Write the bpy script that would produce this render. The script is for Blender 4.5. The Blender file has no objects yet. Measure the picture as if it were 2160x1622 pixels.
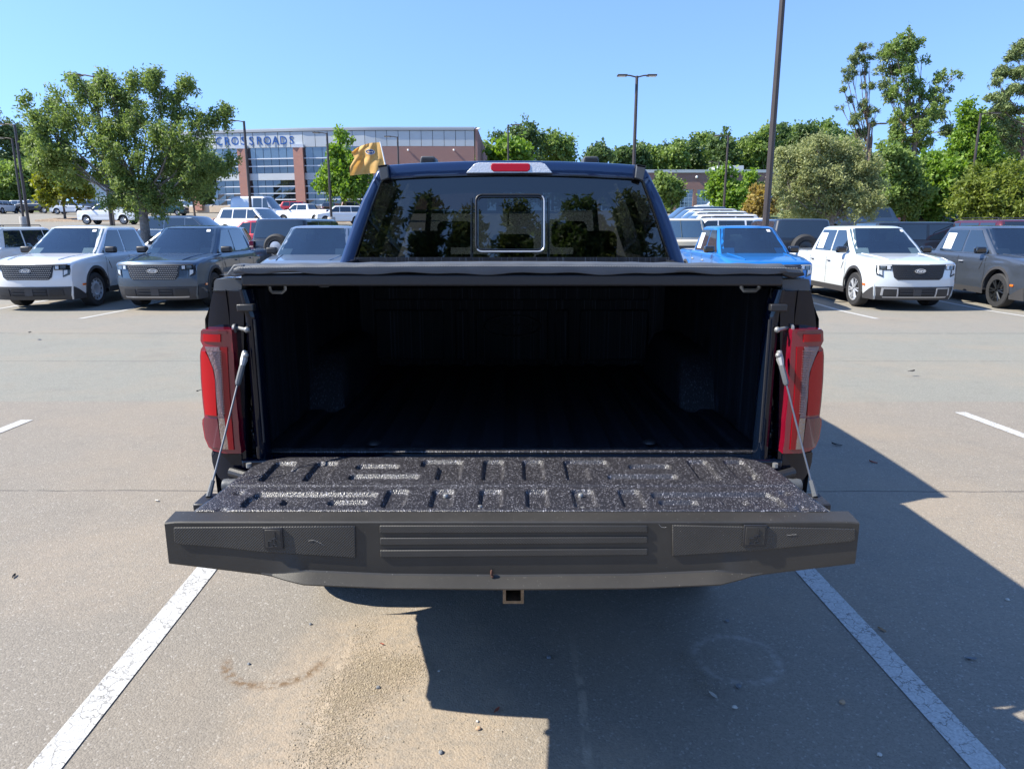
import bpy, bmesh, math, random
import numpy as np
from mathutils import Vector, Matrix
R = math.radians
rnd = random.Random(7)
rng = np.random.default_rng(7)
scene = bpy.context.scene
col = scene.collection

# ------------------------------------------------------------------ camera
F_PX, TH, CAMH = 1514.0, R(12.6), 1.64
cam_d = bpy.data.cameras.new('camera')
cam = bpy.data.objects.new('camera', cam_d); col.objects.link(cam)
cam.location = (0, 0, CAMH)
cam.rotation_euler = (R(90) - TH, 0, 0)
cam_d.sensor_width = 36; cam_d.lens = F_PX / 2160 * 36
cam_d.clip_start = .05; cam_d.clip_end = 3000
scene.camera = cam

# ------------------------------------------------------------------ light
SX, SY = 1.03, .15                       # shadow offset per metre of height
sun_el = math.atan(1 / math.hypot(SX, SY))
w = bpy.data.worlds.new('World'); scene.world = w; w.use_nodes = True
nt = w.node_tree; nt.nodes.clear()
sky = nt.nodes.new('ShaderNodeTexSky'); sky.sky_type = 'NISHITA'; sky.sun_disc = False
sky.sun_elevation = sun_el
sky.sun_rotation = math.atan2(-SX, -SY) % (2 * math.pi)
sky.altitude = 300; sky.air_density = 1.1; sky.dust_density = .0; sky.ozone_density = 4.0
tcw = nt.nodes.new('ShaderNodeTexCoord'); mpw = nt.nodes.new('ShaderNodeMapping'); mpw.inputs['Scale'].default_value = (1, 1, .85); mpw.inputs['Location'].default_value = (0, 0, .20)
nt.links.new(tcw.outputs['Generated'], mpw.inputs[0]); nt.links.new(mpw.outputs[0], sky.inputs[0])
bg = nt.nodes.new('ShaderNodeBackground'); bg.inputs[1].default_value = .128
out = nt.nodes.new('ShaderNodeOutputWorld')
mu = nt.nodes.new('ShaderNodeMixRGB'); mu.blend_type = 'MULTIPLY'; mu.inputs[0].default_value = 1; mu.inputs[2].default_value = (.80, .86, .98, 1)
nt.links.new(sky.outputs[0], mu.inputs[1]); nt.links.new(mu.outputs[0], bg.inputs[0]); nt.links.new(bg.outputs[0], out.inputs[0])
sd = bpy.data.lights.new('sun', 'SUN'); sd.energy = 3.8; sd.angle = R(.53); sd.color = (1, .945, .83)
so = bpy.data.objects.new('sun', sd); col.objects.link(so)
so.rotation_euler = Vector((-SX, -SY, 1)).to_track_quat('Z', 'Y').to_euler()
so.location = (-20, -5, 30)
scene.view_settings.view_transform = 'Standard'; scene.view_settings.look = 'None'
scene.view_settings.exposure = 1.42; scene.view_settings.gamma = 1
scene.render.engine = 'CYCLES'
scene.cycles.max_bounces = 10; scene.cycles.transparent_max_bounces = 24
scene.cycles.caustics_reflective = False; scene.cycles.caustics_refractive = False

# ------------------------------------------------------------------ helpers
def W(u, v, Y):
    """world point at distance Y seen along the direction of photo pixel (u, v)"""
    r = (u - 1080) / F_PX; d = (v - 811) / F_PX
    t = Y / (math.cos(TH) - d * math.sin(TH))
    return (r * t, Y, CAMH + t * (-math.sin(TH) - d * math.cos(TH)))
GP = [(-80, 0), (5, 0), (15.5, -.19), (20, -.15), (28.5, .09), (36.5, .48), (45, .88), (62, 1.3), (77, 1.72), (100, 2.9), (130, 3.95), (200, 5.2), (420, 8)]
def gz(y):
    return float(np.interp(y, [p[0] for p in GP], [p[1] for p in GP]))

class MB:
    def __init__(s): s.v = []; s.f = []
    def add(s, vs, fs):
        n = len(s.v); s.v += [tuple(float(c) for c in p) for p in vs]; s.f += [tuple(i + n for i in f) for f in fs]; return s
    def box(s, x0, x1, y0, y1, z0, z1):
        return s.add([(x0, y0, z0), (x1, y0, z0), (x1, y1, z0), (x0, y1, z0), (x0, y0, z1), (x1, y0, z1), (x1, y1, z1), (x0, y1, z1)],
                     [(0, 3, 2, 1), (4, 5, 6, 7), (0, 1, 5, 4), (1, 2, 6, 5), (2, 3, 7, 6), (3, 0, 4, 7)])
    def grid(s, P, closeu=False, closev=False):
        n = len(P); m = len(P[0]); vs = [p for row in P for p in row]; fs = []
        for i in range(n if closeu else n - 1):
            for j in range(m if closev else m - 1):
                i2 = (i + 1) % n; j2 = (j + 1) % m
                fs.append((i * m + j, i * m + j2, i2 * m + j2, i2 * m + j))
        return s.add(vs, fs)
    def slab(s, P, off):
        """grid with thickness: off is a vector"""
        P = [[Vector(p) for p in r] for r in P]; o = Vector(off)
        s.grid(P); s.grid([[p + o for p in r] for r in P])
        rim = P[0] + [r[-1] for r in P[1:]] + P[-1][::-1][1:] + [r[0] for r in P[::-1]][1:-1]
        s.grid([rim, [p + o for p in rim]], closev=True); return s
    def tube(s, path, rad, n=8, cap=True, closed=False):
        path = [Vector(p) for p in path]
        if not hasattr(rad, '__len__'): rad = [rad] * len(path)
        rings = []; up = None
        for i, p in enumerate(path):
            if closed: t = path[(i + 1) % len(path)] - path[i - 1]
            else: t = path[min(i + 1, len(path) - 1)] - path[max(i - 1, 0)]
            t.normalize()
            if up is None: up = Vector((0, 0, 1)) if abs(t.z) < .9 else Vector((0, 1, 0))
            a = t.cross(up); 
            if a.length < 1e-4: a = t.orthogonal()
            a.normalize(); b = a.cross(t); up = b
            rings.append([p + (a * math.cos(2 * math.pi * k / n) + b * math.sin(2 * math.pi * k / n)) * rad[i] for k in range(n)])
        base = len(s.v); s.grid(rings, closeu=closed, closev=True)
        if cap and not closed:
            s.f.append(tuple(base + k for k in range(n))); s.f.append(tuple(base + (len(rings) - 1) * n + k for k in range(n))[::-1])
        return s
    def prism(s, poly, a, b, axis='y'):
        """poly: 2D points; extruded from a to b along axis"""
        def P(p, c): return (p[0], c, p[1]) if axis == 'y' else ((c, p[0], p[1]) if axis == 'x' else (p[0], p[1], c))
        n = len(poly); vs = [P(p, a) for p in poly] + [P(p, b) for p in poly]
        return s.add(vs, [tuple(range(n)), tuple(range(2 * n - 1, n - 1, -1))] + [(i, (i + 1) % n, n + (i + 1) % n, n + i) for i in range(n)])
    def lathe(s, prof, c, axis='y', n=32, closed=False):
        rings = []
        for k in range(n):
            a = 2 * math.pi * k / n; ca, sa = math.cos(a), math.sin(a)
            ring = []
            for (r, h) in prof:
                if axis == 'y': ring.append((c[0] + r * ca, c[1] + h, c[2] + r * sa))
                elif axis == 'x': ring.append((c[0] + h, c[1] + r * ca, c[2] + r * sa))
                else: ring.append((c[0] + r * ca, c[1] + r * sa, c[2] + h))
            rings.append(ring)
        return s.grid(rings, closeu=True, closev=closed)
    def ball(s, c, r, n=8, sc=(1, 1, 1)):
        P = []
        for i in range(n + 1):
            a = math.pi * i / n
            P.append([(c[0] + r * sc[0] * math.sin(a) * math.cos(2 * math.pi * k / (2 * n)), c[1] + r * sc[1] * math.sin(a) * math.sin(2 * math.pi * k / (2 * n)), c[2] + r * sc[2] * math.cos(a)) for k in range(2 * n)])
        return s.grid(P, closev=True)
    def build(s, name, mat, parent=None, smooth=35, bevel=0, loc=None, seg=2):
        me = bpy.data.meshes.new(name); me.from_pydata(s.v, [], s.f); 
        bm = bmesh.new(); bm.from_mesh(me); bmesh.ops.remove_doubles(bm, verts=bm.verts, dist=1e-5)
        bmesh.ops.recalc_face_normals(bm, faces=bm.faces); bm.to_mesh(me); bm.free()
        if mat: me.materials.append(mat)
        if smooth: me.shade_smooth(); me.set_sharp_from_angle(angle=R(smooth))
        o = bpy.data.objects.new(name, me); col.objects.link(o)
        if parent: o.parent = parent
        if loc: o.location = loc
        if bevel:
            m = o.modifiers.new('bevel', 'BEVEL'); m.width = bevel; m.segments = seg; m.limit_method = 'ANGLE'; m.angle_limit = R(35)
        return o

def empty(name, loc=(0, 0, 0), rz=0):
    o = bpy.data.objects.new(name, None); col.objects.link(o); o.location = loc; o.rotation_euler.z = rz; o.empty_display_size = .2
    return o
def tag(o, label=None, cat=None, group=None, kind=None):
    if label: o['label'] = label
    if cat: o['category'] = cat
    if group: o['group'] = group
    if kind: o['kind'] = kind
    return o
def mesh_np(name, verts, faces, mat, parent=None, smooth=False, mats=None, midx=None):
    me = bpy.data.meshes.new(name); nv = len(verts); nf = len(faces); k = faces.shape[1]
    me.vertices.add(nv); me.vertices.foreach_set('co', np.asarray(verts, 'f').ravel())
    me.loops.add(nf * k); me.loops.foreach_set('vertex_index', faces.astype('i').ravel())
    me.polygons.add(nf); me.polygons.foreach_set('loop_start', np.arange(0, nf * k, k, dtype='i'))
    try: me.polygons.foreach_set('loop_total', np.full(nf, k, 'i'))
    except Exception: pass
    if smooth: me.polygons.foreach_set('use_smooth', np.ones(nf, bool))
    me.update(calc_edges=True); me.validate()
    me.materials.append(mat)
    o = bpy.data.objects.new(name, me); col.objects.link(o)
    if parent: o.parent = parent
    return o
def text_obj(name, s, size, mat, parent=None, extrude=.01, shear=0, mw=None, spacing=1, bold=0):
    cu = bpy.data.curves.new(name, 'FONT'); cu.body = s; cu.size = size; cu.extrude = extrude; cu.shear = shear
    cu.align_x = 'CENTER'; cu.align_y = 'CENTER'; cu.space_character = spacing; cu.offset = bold; cu.resolution_u = 3
    t = bpy.data.objects.new('tmp', cu); col.objects.link(t); bpy.context.view_layer.update()
    me = bpy.data.meshes.new_from_object(t.evaluated_get(bpy.context.evaluated_depsgraph_get()))
    bpy.data.objects.remove(t); me.name = name; me.materials.clear(); me.materials.append(mat)
    o = bpy.data.objects.new(name, me); col.objects.link(o)
    if parent: o.parent = parent
    if mw: o.matrix_local = mw
    return o

# ------------------------------------------------------------------ materials
def mat(name, color=(.5, .5, .5), rough=.5, metal=0, spec=.5, coat=0, coat_rough=.03, ior=1.5, bump=0, bscale=100, var=0, vscale=5, var2=None, flake=0, sheen=0):
    m = bpy.data.materials.new(name); m.use_nodes = True; n = m.node_tree.nodes; l = m.node_tree.links
    b = n['Principled BSDF']; b.inputs['Base Color'].default_value = (*color, 1); b.inputs['Roughness'].default_value = rough
    b.inputs['Metallic'].default_value = metal; b.inputs['Specular IOR Level'].default_value = spec; b.inputs['IOR'].default_value = ior
    b.inputs['Coat Weight'].default_value = coat; b.inputs['Coat Roughness'].default_value = coat_rough
    if bump or var:
        tc = n.new('ShaderNodeTexCoord')
    if bump:
        t = n.new('ShaderNodeTexNoise'); t.inputs['Scale'].default_value = bscale; t.inputs['Detail'].default_value = 3
        bp = n.new('ShaderNodeBump'); bp.inputs['Strength'].default_value = bump; bp.inputs['Distance'].default_value = 1.0 / bscale
        l.new(tc.outputs['Object'], t.inputs['Vector']); l.new(t.outputs['Fac'], bp.inputs['Height']); l.new(bp.outputs[0], b.inputs['Normal'])
    if var:
        t = n.new('ShaderNodeTexNoise'); t.inputs['Scale'].default_value = vscale; t.inputs['Detail'].default_value = 6; t.inputs['Roughness'].default_value = .65
        l.new(tc.outputs['Object'], t.inputs['Vector'])
        r = n.new('ShaderNodeValToRGB'); r.color_ramp.elements[0].position = .3; r.color_ramp.elements[1].position = .7
        c2 = var2 or tuple(min(1, c * (1 + var)) for c in color)
        r.color_ramp.elements[0].color = (*[c * (1 - var) for c in color], 1); r.color_ramp.elements[1].color = (*c2, 1)
        l.new(t.outputs['Fac'], r.inputs[0]); l.new(r.outputs[0], b.inputs['Base Color'])
    return m
def paint(name, c, metal=.35, rough=.35):
    return mat(name, c, rough, metal, .5, coat=1, coat_rough=.02, var=.03, vscale=300)
def glass(name, tint, refl_ior=1.5, rough=.01):
    m = bpy.data.materials.new(name); m.use_nodes = True; n = m.node_tree.nodes; l = m.node_tree.links; n.clear()
    tr = n.new('ShaderNodeBsdfTransparent'); tr.inputs[0].default_value = (*tint, 1)
    g = n.new('ShaderNodeBsdfGlossy'); g.inputs['Roughness'].default_value = rough
    fr = n.new('ShaderNodeFresnel'); ge = n.new('ShaderNodeNewGeometry')       # same reflectance from both sides of the thin pane
    mr = n.new('ShaderNodeMapRange'); mr.inputs[3].default_value = refl_ior; mr.inputs[4].default_value = 1 / refl_ior
    l.new(ge.outputs['Backfacing'], mr.inputs[0]); l.new(mr.outputs[0], fr.inputs[0])
    mx = n.new('ShaderNodeMixShader'); o = n.new('ShaderNodeOutputMaterial')
    l.new(fr.outputs[0], mx.inputs[0]); l.new(tr.outputs[0], mx.inputs[1]); l.new(g.outputs[0], mx.inputs[2]); l.new(mx.outputs[0], o.inputs[0])
    return m
M = {}
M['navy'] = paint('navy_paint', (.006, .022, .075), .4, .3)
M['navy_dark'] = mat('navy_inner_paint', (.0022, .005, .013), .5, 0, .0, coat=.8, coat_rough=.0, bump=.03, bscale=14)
M['black_trim'] = mat('black_plastic', (.018, .018, .02), .45, bump=.2, bscale=400)
M['grey_trim'] = mat('grey_plastic', (.07, .075, .08), .5, bump=.3, bscale=500)
M['dark_gloss'] = mat('gloss_black', (.008, .009, .011), .08, coat=1)
M['tyre'] = mat('tyre_rubber', (.022, .022, .023), .75, bump=.4, bscale=60, var=.25, vscale=9)
M['steel'] = mat('bare_steel', (.2, .2, .2), .35, .9, var=.1, vscale=40)
M['alloy'] = mat('silver_alloy', (.5, .52, .55), .3, .35)
M['dark_alloy'] = mat('dark_alloy', (.06, .065, .07), .3, .8)
M['chrome'] = mat('chrome', (.75, .77, .8), .12, 1)
M['zinc'] = mat('zinc_fitting', (.28, .28, .27), .45, .5)
M['hook'] = mat('grey_clamp_metal', (.42, .43, .42), .5, .3)
M['red_lens'] = mat('red_lens', (.25, .0, .005), .2, 0, .3, coat=.35, ior=1.55)
M['red_dark'] = mat('dark_red_lens', (.19, .004, .018), .08, coat=1)
M['red_deep'] = mat('maroon_lens', (.10, .006, .018), .08, coat=1)
M['red_bright'] = mat('bright_red_lens', (.38, .0, .005), .2, 0, .3, coat=.35)
M['clear_lens'] = mat('clear_lens', (.62, .63, .64), .15, .25, coat=1, bump=.6, bscale=160)
M['strip'] = mat('reflector_strip', (.20, .13, .13), .2, .2, coat=.6, bump=.6, bscale=160)
M['amber_grey'] = mat('smoked_lens', (.30, .22, .17), .12, .5, coat=1, bump=.6, bscale=160)
M['orange'] = mat('orange_lens', (.75, .16, .02), .15, coat=1)
M['white_decal'] = mat('white_paper', (.8, .8, .78), .6)
M['ink'] = mat('grey_print', (.2, .22, .26), .6)
M['blue_oval'] = mat('blue_enamel', (.008, .03, .13), .2, .2, coat=1)
M['grey_oval'] = mat('grey_enamel', (.12, .14, .17), .25, .4, coat=1)
M['concrete'] = mat('concrete', (.36, .34, .31), .85, bump=.3, bscale=30, var=.2, vscale=4)
M['bronze'] = mat('bronze_pole_paint', (.048, .036, .030), .45, .1, var=.15, vscale=3)
M['lamp_lens'] = mat('lamp_lens', (.6, .6, .58), .3)
M['bark'] = mat('bark', (.17, .13, .10), .9, bump=.8, bscale=18, var=.4, vscale=12)
M['bark_grey'] = mat('grey_bark', (.22, .19, .165), .9, bump=.8, bscale=18, var=.35, vscale=12)
M['pine_bark'] = mat('pine_bark', (.20, .13, .10), .9, bump=.8, bscale=12, var=.4, vscale=6)
M['seat'] = mat('charcoal_seat_cloth', (.045, .045, .05), .85)
M['mulch'] = mat('tan_mulch', (.30, .22, .15), .95, bump=1, bscale=9, var=.35, vscale=3)

def leafmat(name, c, c2, trans=.4, rough=.6):
    m = bpy.data.materials.new(name); m.use_nodes = True; n = m.node_tree.nodes; l = m.node_tree.links
    b = n['Principled BSDF']; o = n['Material Output']; b.inputs['Roughness'].default_value = rough
    g = n.new('ShaderNodeNewGeometry'); r = n.new('ShaderNodeValToRGB')
    r.color_ramp.elements[0].color = (*c, 1); r.color_ramp.elements[1].color = (*c2, 1)
    e = r.color_ramp.elements.new(.9); e.color = (*[(a * .35 + b_ * .65) for a, b_ in zip(c, c2)], 1)
    l.new(g.outputs['Random Per Island'], r.inputs[0]); l.new(r.outputs[0], b.inputs['Base Color'])
    t = n.new('ShaderNodeBsdfTranslucent'); hs = n.new('ShaderNodeHueSaturation'); hs.inputs['Value'].default_value = 1.5; hs.inputs['Saturation'].default_value = 1.1
    l.new(r.outputs[0], hs.inputs['Color']); l.new(hs.outputs[0], t.inputs[0])
    mx = n.new('ShaderNodeMixShader'); mx.inputs[0].default_value = trans
    l.new(b.outputs[0], mx.inputs[1]); l.new(t.outputs[0], mx.inputs[2]); l.new(mx.outputs[0], o.inputs[0])
    return m
L = {}
L['zelkova'] = leafmat('olive_green_leaves', (.10, .155, .035), (.30, .37, .11), .4, .6)
L['bright'] = leafmat('bright_green_leaves', (.09, .18, .02), (.27, .38, .055))
L['yellow'] = leafmat('yellow_green_leaves', (.14, .17, .015), (.30, .30, .04))
L['gold'] = leafmat('golden_leaves', (.24, .17, .04), (.42, .33, .10))
L['dark'] = leafmat('dark_green_leaves', (.06, .10, .03), (.15, .22, .065))
L['mid'] = leafmat('mid_green_leaves', (.11, .17, .035), (.29, .38, .10))
L['olive'] = leafmat('pale_olive_leaves', (.20, .23, .085), (.42, .43, .20))
L['pine'] = leafmat('pine_needles', (.10, .145, .045), (.25, .30, .10), .2)
L['brush'] = leafmat('olive_brush_leaves', (.11, .15, .02), (.25, .29, .045))

# liner: sprayed bed coating, coarse and glinting
def liner_mat(name, c, strength=.9, scale=330, speck=.16):
    m = mat(name, c, .42, 0, .7 if speck > .1 else .25); n = m.node_tree.nodes; l = m.node_tree.links; b = n['Principled BSDF']
    tc = n.new('ShaderNodeTexCoord')
    v = n.new('ShaderNodeTexVoronoi'); v.voronoi_dimensions = '2D'; v.inputs['Scale'].default_value = scale
    t = n.new('ShaderNodeTexNoise'); t.inputs['Scale'].default_value = scale * .8; t.inputs['Detail'].default_value = 4
    l.new(tc.outputs['Object'], v.inputs['Vector']); l.new(tc.outputs['Object'], t.inputs['Vector'])
    a = n.new('ShaderNodeMath'); a.operation = 'ADD'; l.new(v.outputs['Distance'], a.inputs[0]); l.new(t.outputs['Fac'], a.inputs[1])
    bp = n.new('ShaderNodeBump'); bp.inputs['Strength'].default_value = strength; bp.inputs['Distance'].default_value = .004
    l.new(a.outputs[0], bp.inputs['Height']); l.new(bp.outputs[0], b.inputs['Normal'])
    # pale specks in the base colour stand in for the coating's sun glints
    t2 = n.new('ShaderNodeTexNoise'); t2.inputs['Scale'].default_value = 420; t2.inputs['Detail'].default_value = 2; l.new(tc.outputs['Object'], t2.inputs['Vector'])
    t3 = n.new('ShaderNodeTexNoise'); t3.inputs['Scale'].default_value = 7; t3.inputs['Detail'].default_value = 5; l.new(tc.outputs['Object'], t3.inputs['Vector'])
    ad = n.new('ShaderNodeMath'); ad.operation = 'MULTIPLY_ADD'; ad.inputs[1].default_value = .25; l.new(t3.outputs['Fac'], ad.inputs[0]); l.new(t2.outputs['Fac'], ad.inputs[2])
    r = n.new('ShaderNodeValToRGB'); r.color_ramp.elements[0].position = .63; r.color_ramp.elements[1].position = .76
    r.color_ramp.elements[0].color = (*c, 1); r.color_ramp.elements[1].color = tuple(min(1, x * 6 + speck) for x in c) + (1,)
    sp_ = n.new('ShaderNodeTexVoronoi'); sp_.voronoi_dimensions = '2D'; sp_.inputs['Scale'].default_value = 430; l.new(tc.outputs['Object'], sp_.inputs['Vector'])
    sc_ = n.new('ShaderNodeSeparateColor'); l.new(sp_.outputs['Color'], sc_.inputs[0])
    r.color_ramp.elements[0].position = .88; r.color_ramp.elements[1].position = .98
    l.new(sc_.outputs[0], r.inputs[0]); l.new(r.outputs[0], b.inputs['Base Color'])
    return m
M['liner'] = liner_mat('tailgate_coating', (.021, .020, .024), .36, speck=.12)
M['bedliner'] = liner_mat('shaded_bed_coating', (.009, .011, .0155), .5, speck=.015)  # darker copy of the tailgate coating, the bed's shade put into the colour

# moulded tailgate plastic with light scuffs
def tg_mat(name, dots):
    m = mat(name, (.062, .062, .064), .5, 0, .5); n = m.node_tree.nodes; l = m.node_tree.links; b = n['Principled BSDF']
    tc = n.new('ShaderNodeTexCoord'); 
    t = n.new('ShaderNodeTexNoise'); t.inputs['Scale'].default_value = 700; l.new(tc.outputs['Object'], t.inputs['Vector'])
    bp = n.new('ShaderNodeBump'); bp.inputs['Strength'].default_value = .25; bp.inputs['Distance'].default_value = .001
    if dots:
        v = n.new('ShaderNodeTexVoronoi'); v.inputs['Scale'].default_value = 210; v.inputs['Randomness'].default_value = 0
        mp = n.new('ShaderNodeMapping'); mp.inputs['Rotation'].default_value = (0, R(45), 0); l.new(tc.outputs['Object'], mp.inputs[0]); l.new(mp.outputs[0], v.inputs['Vector'])
        l.new(v.outputs['Distance'], bp.inputs['Height']); bp.inputs['Strength'].default_value = .9; bp.inputs['Distance'].default_value = .002
    else: l.new(t.outputs['Fac'], bp.inputs['Height'])
    l.new(bp.outputs[0], b.inputs['Normal'])
    # dust haze + scuffs
    t2 = n.new('ShaderNodeTexNoise'); t2.inputs['Scale'].default_value = 3.0; t2.inputs['Detail'].default_value = 8; t2.inputs['Roughness'].default_value = .7; l.new(tc.outputs['Object'], t2.inputs['Vector'])
    t4 = n.new('ShaderNodeTexNoise'); t4.inputs['Scale'].default_value = 260; l.new(tc.outputs['Object'], t4.inputs['Vector'])
    r4 = n.new('ShaderNodeMapRange'); r4.inputs[1].default_value = .72; r4.inputs[2].default_value = .8; l.new(t4.outputs['Fac'], r4.inputs[0])
    r = n.new('ShaderNodeValToRGB'); r.color_ramp.elements[0].position = .35; r.color_ramp.elements[1].position = .75
    k = 1.25 if dots else 1
    r.color_ramp.elements[0].color = (.024 * k, .022 * k, .019 * k, 1); r.color_ramp.elements[1].color = (.043 * k, .039 * k, .033 * k, 1)
    l.new(t2.outputs['Fac'], r.inputs[0])
    mx = n.new('ShaderNodeMixRGB'); l.new(r4.outputs[0], mx.inputs[0]); l.new(r.outputs[0], mx.inputs[1]); mx.inputs[2].default_value = (.3, .28, .25, 1)
    l.new(mx.outputs[0], b.inputs['Base Color'])
    return m
M['tg_plastic'] = tg_mat('tailgate_plastic', False)
M['tg_dots'] = tg_mat('dotted_plastic', True)
M['vinyl'] = mat('vinyl_cover', (.07, .078, .09), .55, bump=.5, bscale=350, var=.15, vscale=6)

# asphalt
def asphalt():
    m = mat('aged_asphalt', (.2, .19, .18), .9, 0, .3); n = m.node_tree.nodes; l = m.node_tree.links; b = n['Principled BSDF']
    def N(t, **k):
        x = n.new(t)
        for a, v in k.items(): setattr(x, a, v)
        return x
    tc = N('ShaderNodeTexCoord'); P = tc.outputs['Object']
    def noise(sc, det=2, ro=.5):
        x = N('ShaderNodeTexNoise'); x.inputs['Scale'].default_value = sc; x.inputs['Detail'].default_value = det; x.inputs['Roughness'].default_value = ro; l.new(P, x.inputs['Vector']); return x.outputs['Fac']
    def ramp(src, p0, p1, c0, c1):
        x = N('ShaderNodeValToRGB'); x.color_ramp.elements[0].position = p0; x.color_ramp.elements[1].position = p1
        x.color_ramp.elements[0].color = (*c0, 1); x.color_ramp.elements[1].color = (*c1, 1); l.new(src, x.inputs[0]); return x.outputs[0]
    def mr(src, a, b_, c=0, d=1, smooth=True):
        x = N('ShaderNodeMapRange'); x.interpolation_type = 'SMOOTHSTEP' if smooth else 'LINEAR'
        x.inputs[1].default_value = a; x.inputs[2].default_value = b_; x.inputs[3].default_value = c; x.inputs[4].default_value = d; l.new(src, x.inputs[0]); return x.outputs[0]
    def ma(op, a, b_=None):
        x = N('ShaderNodeMath', operation=op)
        for i, q in enumerate((a, b_)):
            if q is None: continue
            if isinstance(q, (int, float)): x.inputs[i].default_value = q
            else: l.new(q, x.inputs[i])
        return x.outputs[0]
    def mix(f, a, b_, mode='MIX'):
        x = N('ShaderNodeMixRGB', blend_type=mode)
        for i, q in enumerate((f, a, b_)):
            if isinstance(q, (int, float)): x.inputs[i].default_value = q
            elif isinstance(q, tuple): x.inputs[i].default_value = (*q, 1)
            else: l.new(q, x.inputs[i])
        return x.outputs[0]
    sep = N('ShaderNodeSeparateXYZ'); l.new(P, sep.inputs[0]); X, Y = sep.outputs[0], sep.outputs[1]
    wob = noise(1.1, 4); Yw = ma('ADD', Y, ma('MULTIPLY', ma('SUBTRACT', wob, .5), .12))
    # zones: warm stall strip near, greyer lane, far lot
    near = (.226, .200, .164); lane = (.218, .212, .178); far = (.226, .210, .176)
    c = mix(mr(Yw, 6.66, 6.78), near, lane)
    c = mix(mr(Yw, 11.6, 12.2), c, far)
    # aggregate
    v = N('ShaderNodeTexVoronoi'); v.inputs['Scale'].default_value = 140; l.new(P, v.inputs['Vector'])
    ag = N('ShaderNodeSeparateColor'); l.new(v.outputs['Color'], ag.inputs[0])
    g1 = mr(ag.outputs[0], 0, 1, .86, 1.12, False)
    c = mix(1.0, c, ramp(g1, 0, 1, (0, 0, 0), (1, 1, 1)), 'MULTIPLY') if False else c
    vv = N('ShaderNodeVectorMath', operation='SCALE'); l.new(c, vv.inputs[0]); l.new(g1, vv.inputs['Scale']); c = vv.outputs[0]
    bl = mr(noise(170, 1), .63, .70); c = mix(ma('MULTIPLY', bl, .45), c, (.06, .055, .05))
    wh = mr(ag.outputs[1], .955, .975); c = mix(ma('MULTIPLY', wh, .35), c, (.5, .47, .42))
    # broad stains
    st = mr(noise(.55, 6, .65), .42, .72); c = mix(ma('MULTIPLY', st, .35), c, (.30, .235, .165))
    st2 = mr(noise(.9, 5, .6), .55, .8); c = mix(ma('MULTIPLY', st2, .35), c, (.12, .115, .11))
    st3 = mr(noise(5, 5, .6), .5, .75); c = mix(ma('MULTIPLY', st3, .22), c, (.15, .13, .11))
    # sandy dusting behind the truck, left of centre
    def blob(cx, cy, sx, sy, amp=1):
        dx = ma('DIVIDE', ma('SUBTRACT', X, cx), sx); dy = ma('DIVIDE', ma('SUBTRACT', Y, cy), sy)
        d = ma('ADD', ma('MULTIPLY', dx, dx), ma('MULTIPLY', dy, dy)); d = ma('ADD', d, ma('MULTIPLY', ma('SUBTRACT', noise(4, 5, .65), .5), 1.5))
        return ma('MULTIPLY', mr(d, 1.1, .25), amp)
    s1 = ma('MAXIMUM', blob(-.45, 2.1, .55, 1.0, .85), blob(.15, 1.5, .45, .7, .7))
    s1 = ma('MAXIMUM', s1, blob(1.9, 3.6, 1.3, 1.5, .3)); s1 = ma('MAXIMUM', s1, blob(-1.9, 3.3, .8, .6, .3))
    s1 = ma('MULTIPLY', s1, mr(noise(38, 4, .7), .34, .58, .35, 1)); s1 = ma('MULTIPLY', s1, mr(noise(7, 4, .6), .3, .55, .45, 1))
    c = mix(ma('MULTIPLY', s1, .85), c, (.36, .285, .205))
    # tyre tracks through the sand
    for tx, sl in ((-.60, .02), (.22, -.01)):
        d = ma('ABSOLUTE', ma('SUBTRACT', ma('ADD', X, ma('MULTIPLY', Y, sl)), ma('ADD', tx, ma('MULTIPLY', ma('SUBTRACT', noise(2.5, 3), .5), .05))))
        k = ma('MULTIPLY', mr(d, .02, .008), mr(Y, 2.75, 2.3)); k = ma('MULTIPLY', k, mr(noise(14, 4), .35, .6))
        c = mix(ma('MULTIPLY', k, .6), c, (.44, .36, .27))
    # curved dark smear
    def arc(cx, cy, r, wd, colr, amp, side):
        dx = ma('SUBTRACT', X, cx); dy = ma('SUBTRACT', Y, cy)
        rr = ma('SQRT', ma('ADD', ma('MULTIPLY', dx, dx), ma('MULTIPLY', ma('MULTIPLY', dy, dy), 1.0)))
        k = mr(ma('ABSOLUTE', ma('SUBTRACT', rr, r)), wd, 0); k = ma('MULTIPLY', k, mr(dy, side[0], side[1])); k = ma('MULTIPLY', k, mr(noise(30, 3), .35, .6))
        return ma('MULTIPLY', k, amp), colr
    for A in (arc(-.91, 2.50, .19, .035, (.15, .095, .05), .9, (.02, -.08)), arc(.87, 2.48, .155, .03, (.40, .365, .32), .45, (9, 8))):
        c = mix(A[0], c, A[1])
    # seams
    for y0, wd, am in ((4.27, .012, .75), (9.03, .03, .4), (11.74, .05, .5), (17.5, .06, .4)):
        d = ma('ABSOLUTE', ma('SUBTRACT', Yw, y0)); k = ma('MULTIPLY', mr(d, wd, wd * .2), am); k = ma('MULTIPLY', k, mr(noise(9, 3), .25, .5))
        c = mix(k, c, (.055, .05, .048))
    l.new(c, b.inputs['Base Color'])
    h = ma('ADD', ma('MULTIPLY', v.outputs['Distance'], -.7), ma('MULTIPLY', noise(190, 3, .7), .8))
    bp = N('ShaderNodeBump'); bp.inputs['Strength'].default_value = .42; bp.inputs['Distance'].default_value = .006
    l.new(h, bp.inputs['Height']); l.new(bp.outputs[0], b.inputs['Normal'])
    return m
M['asphalt'] = asphalt()
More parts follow.
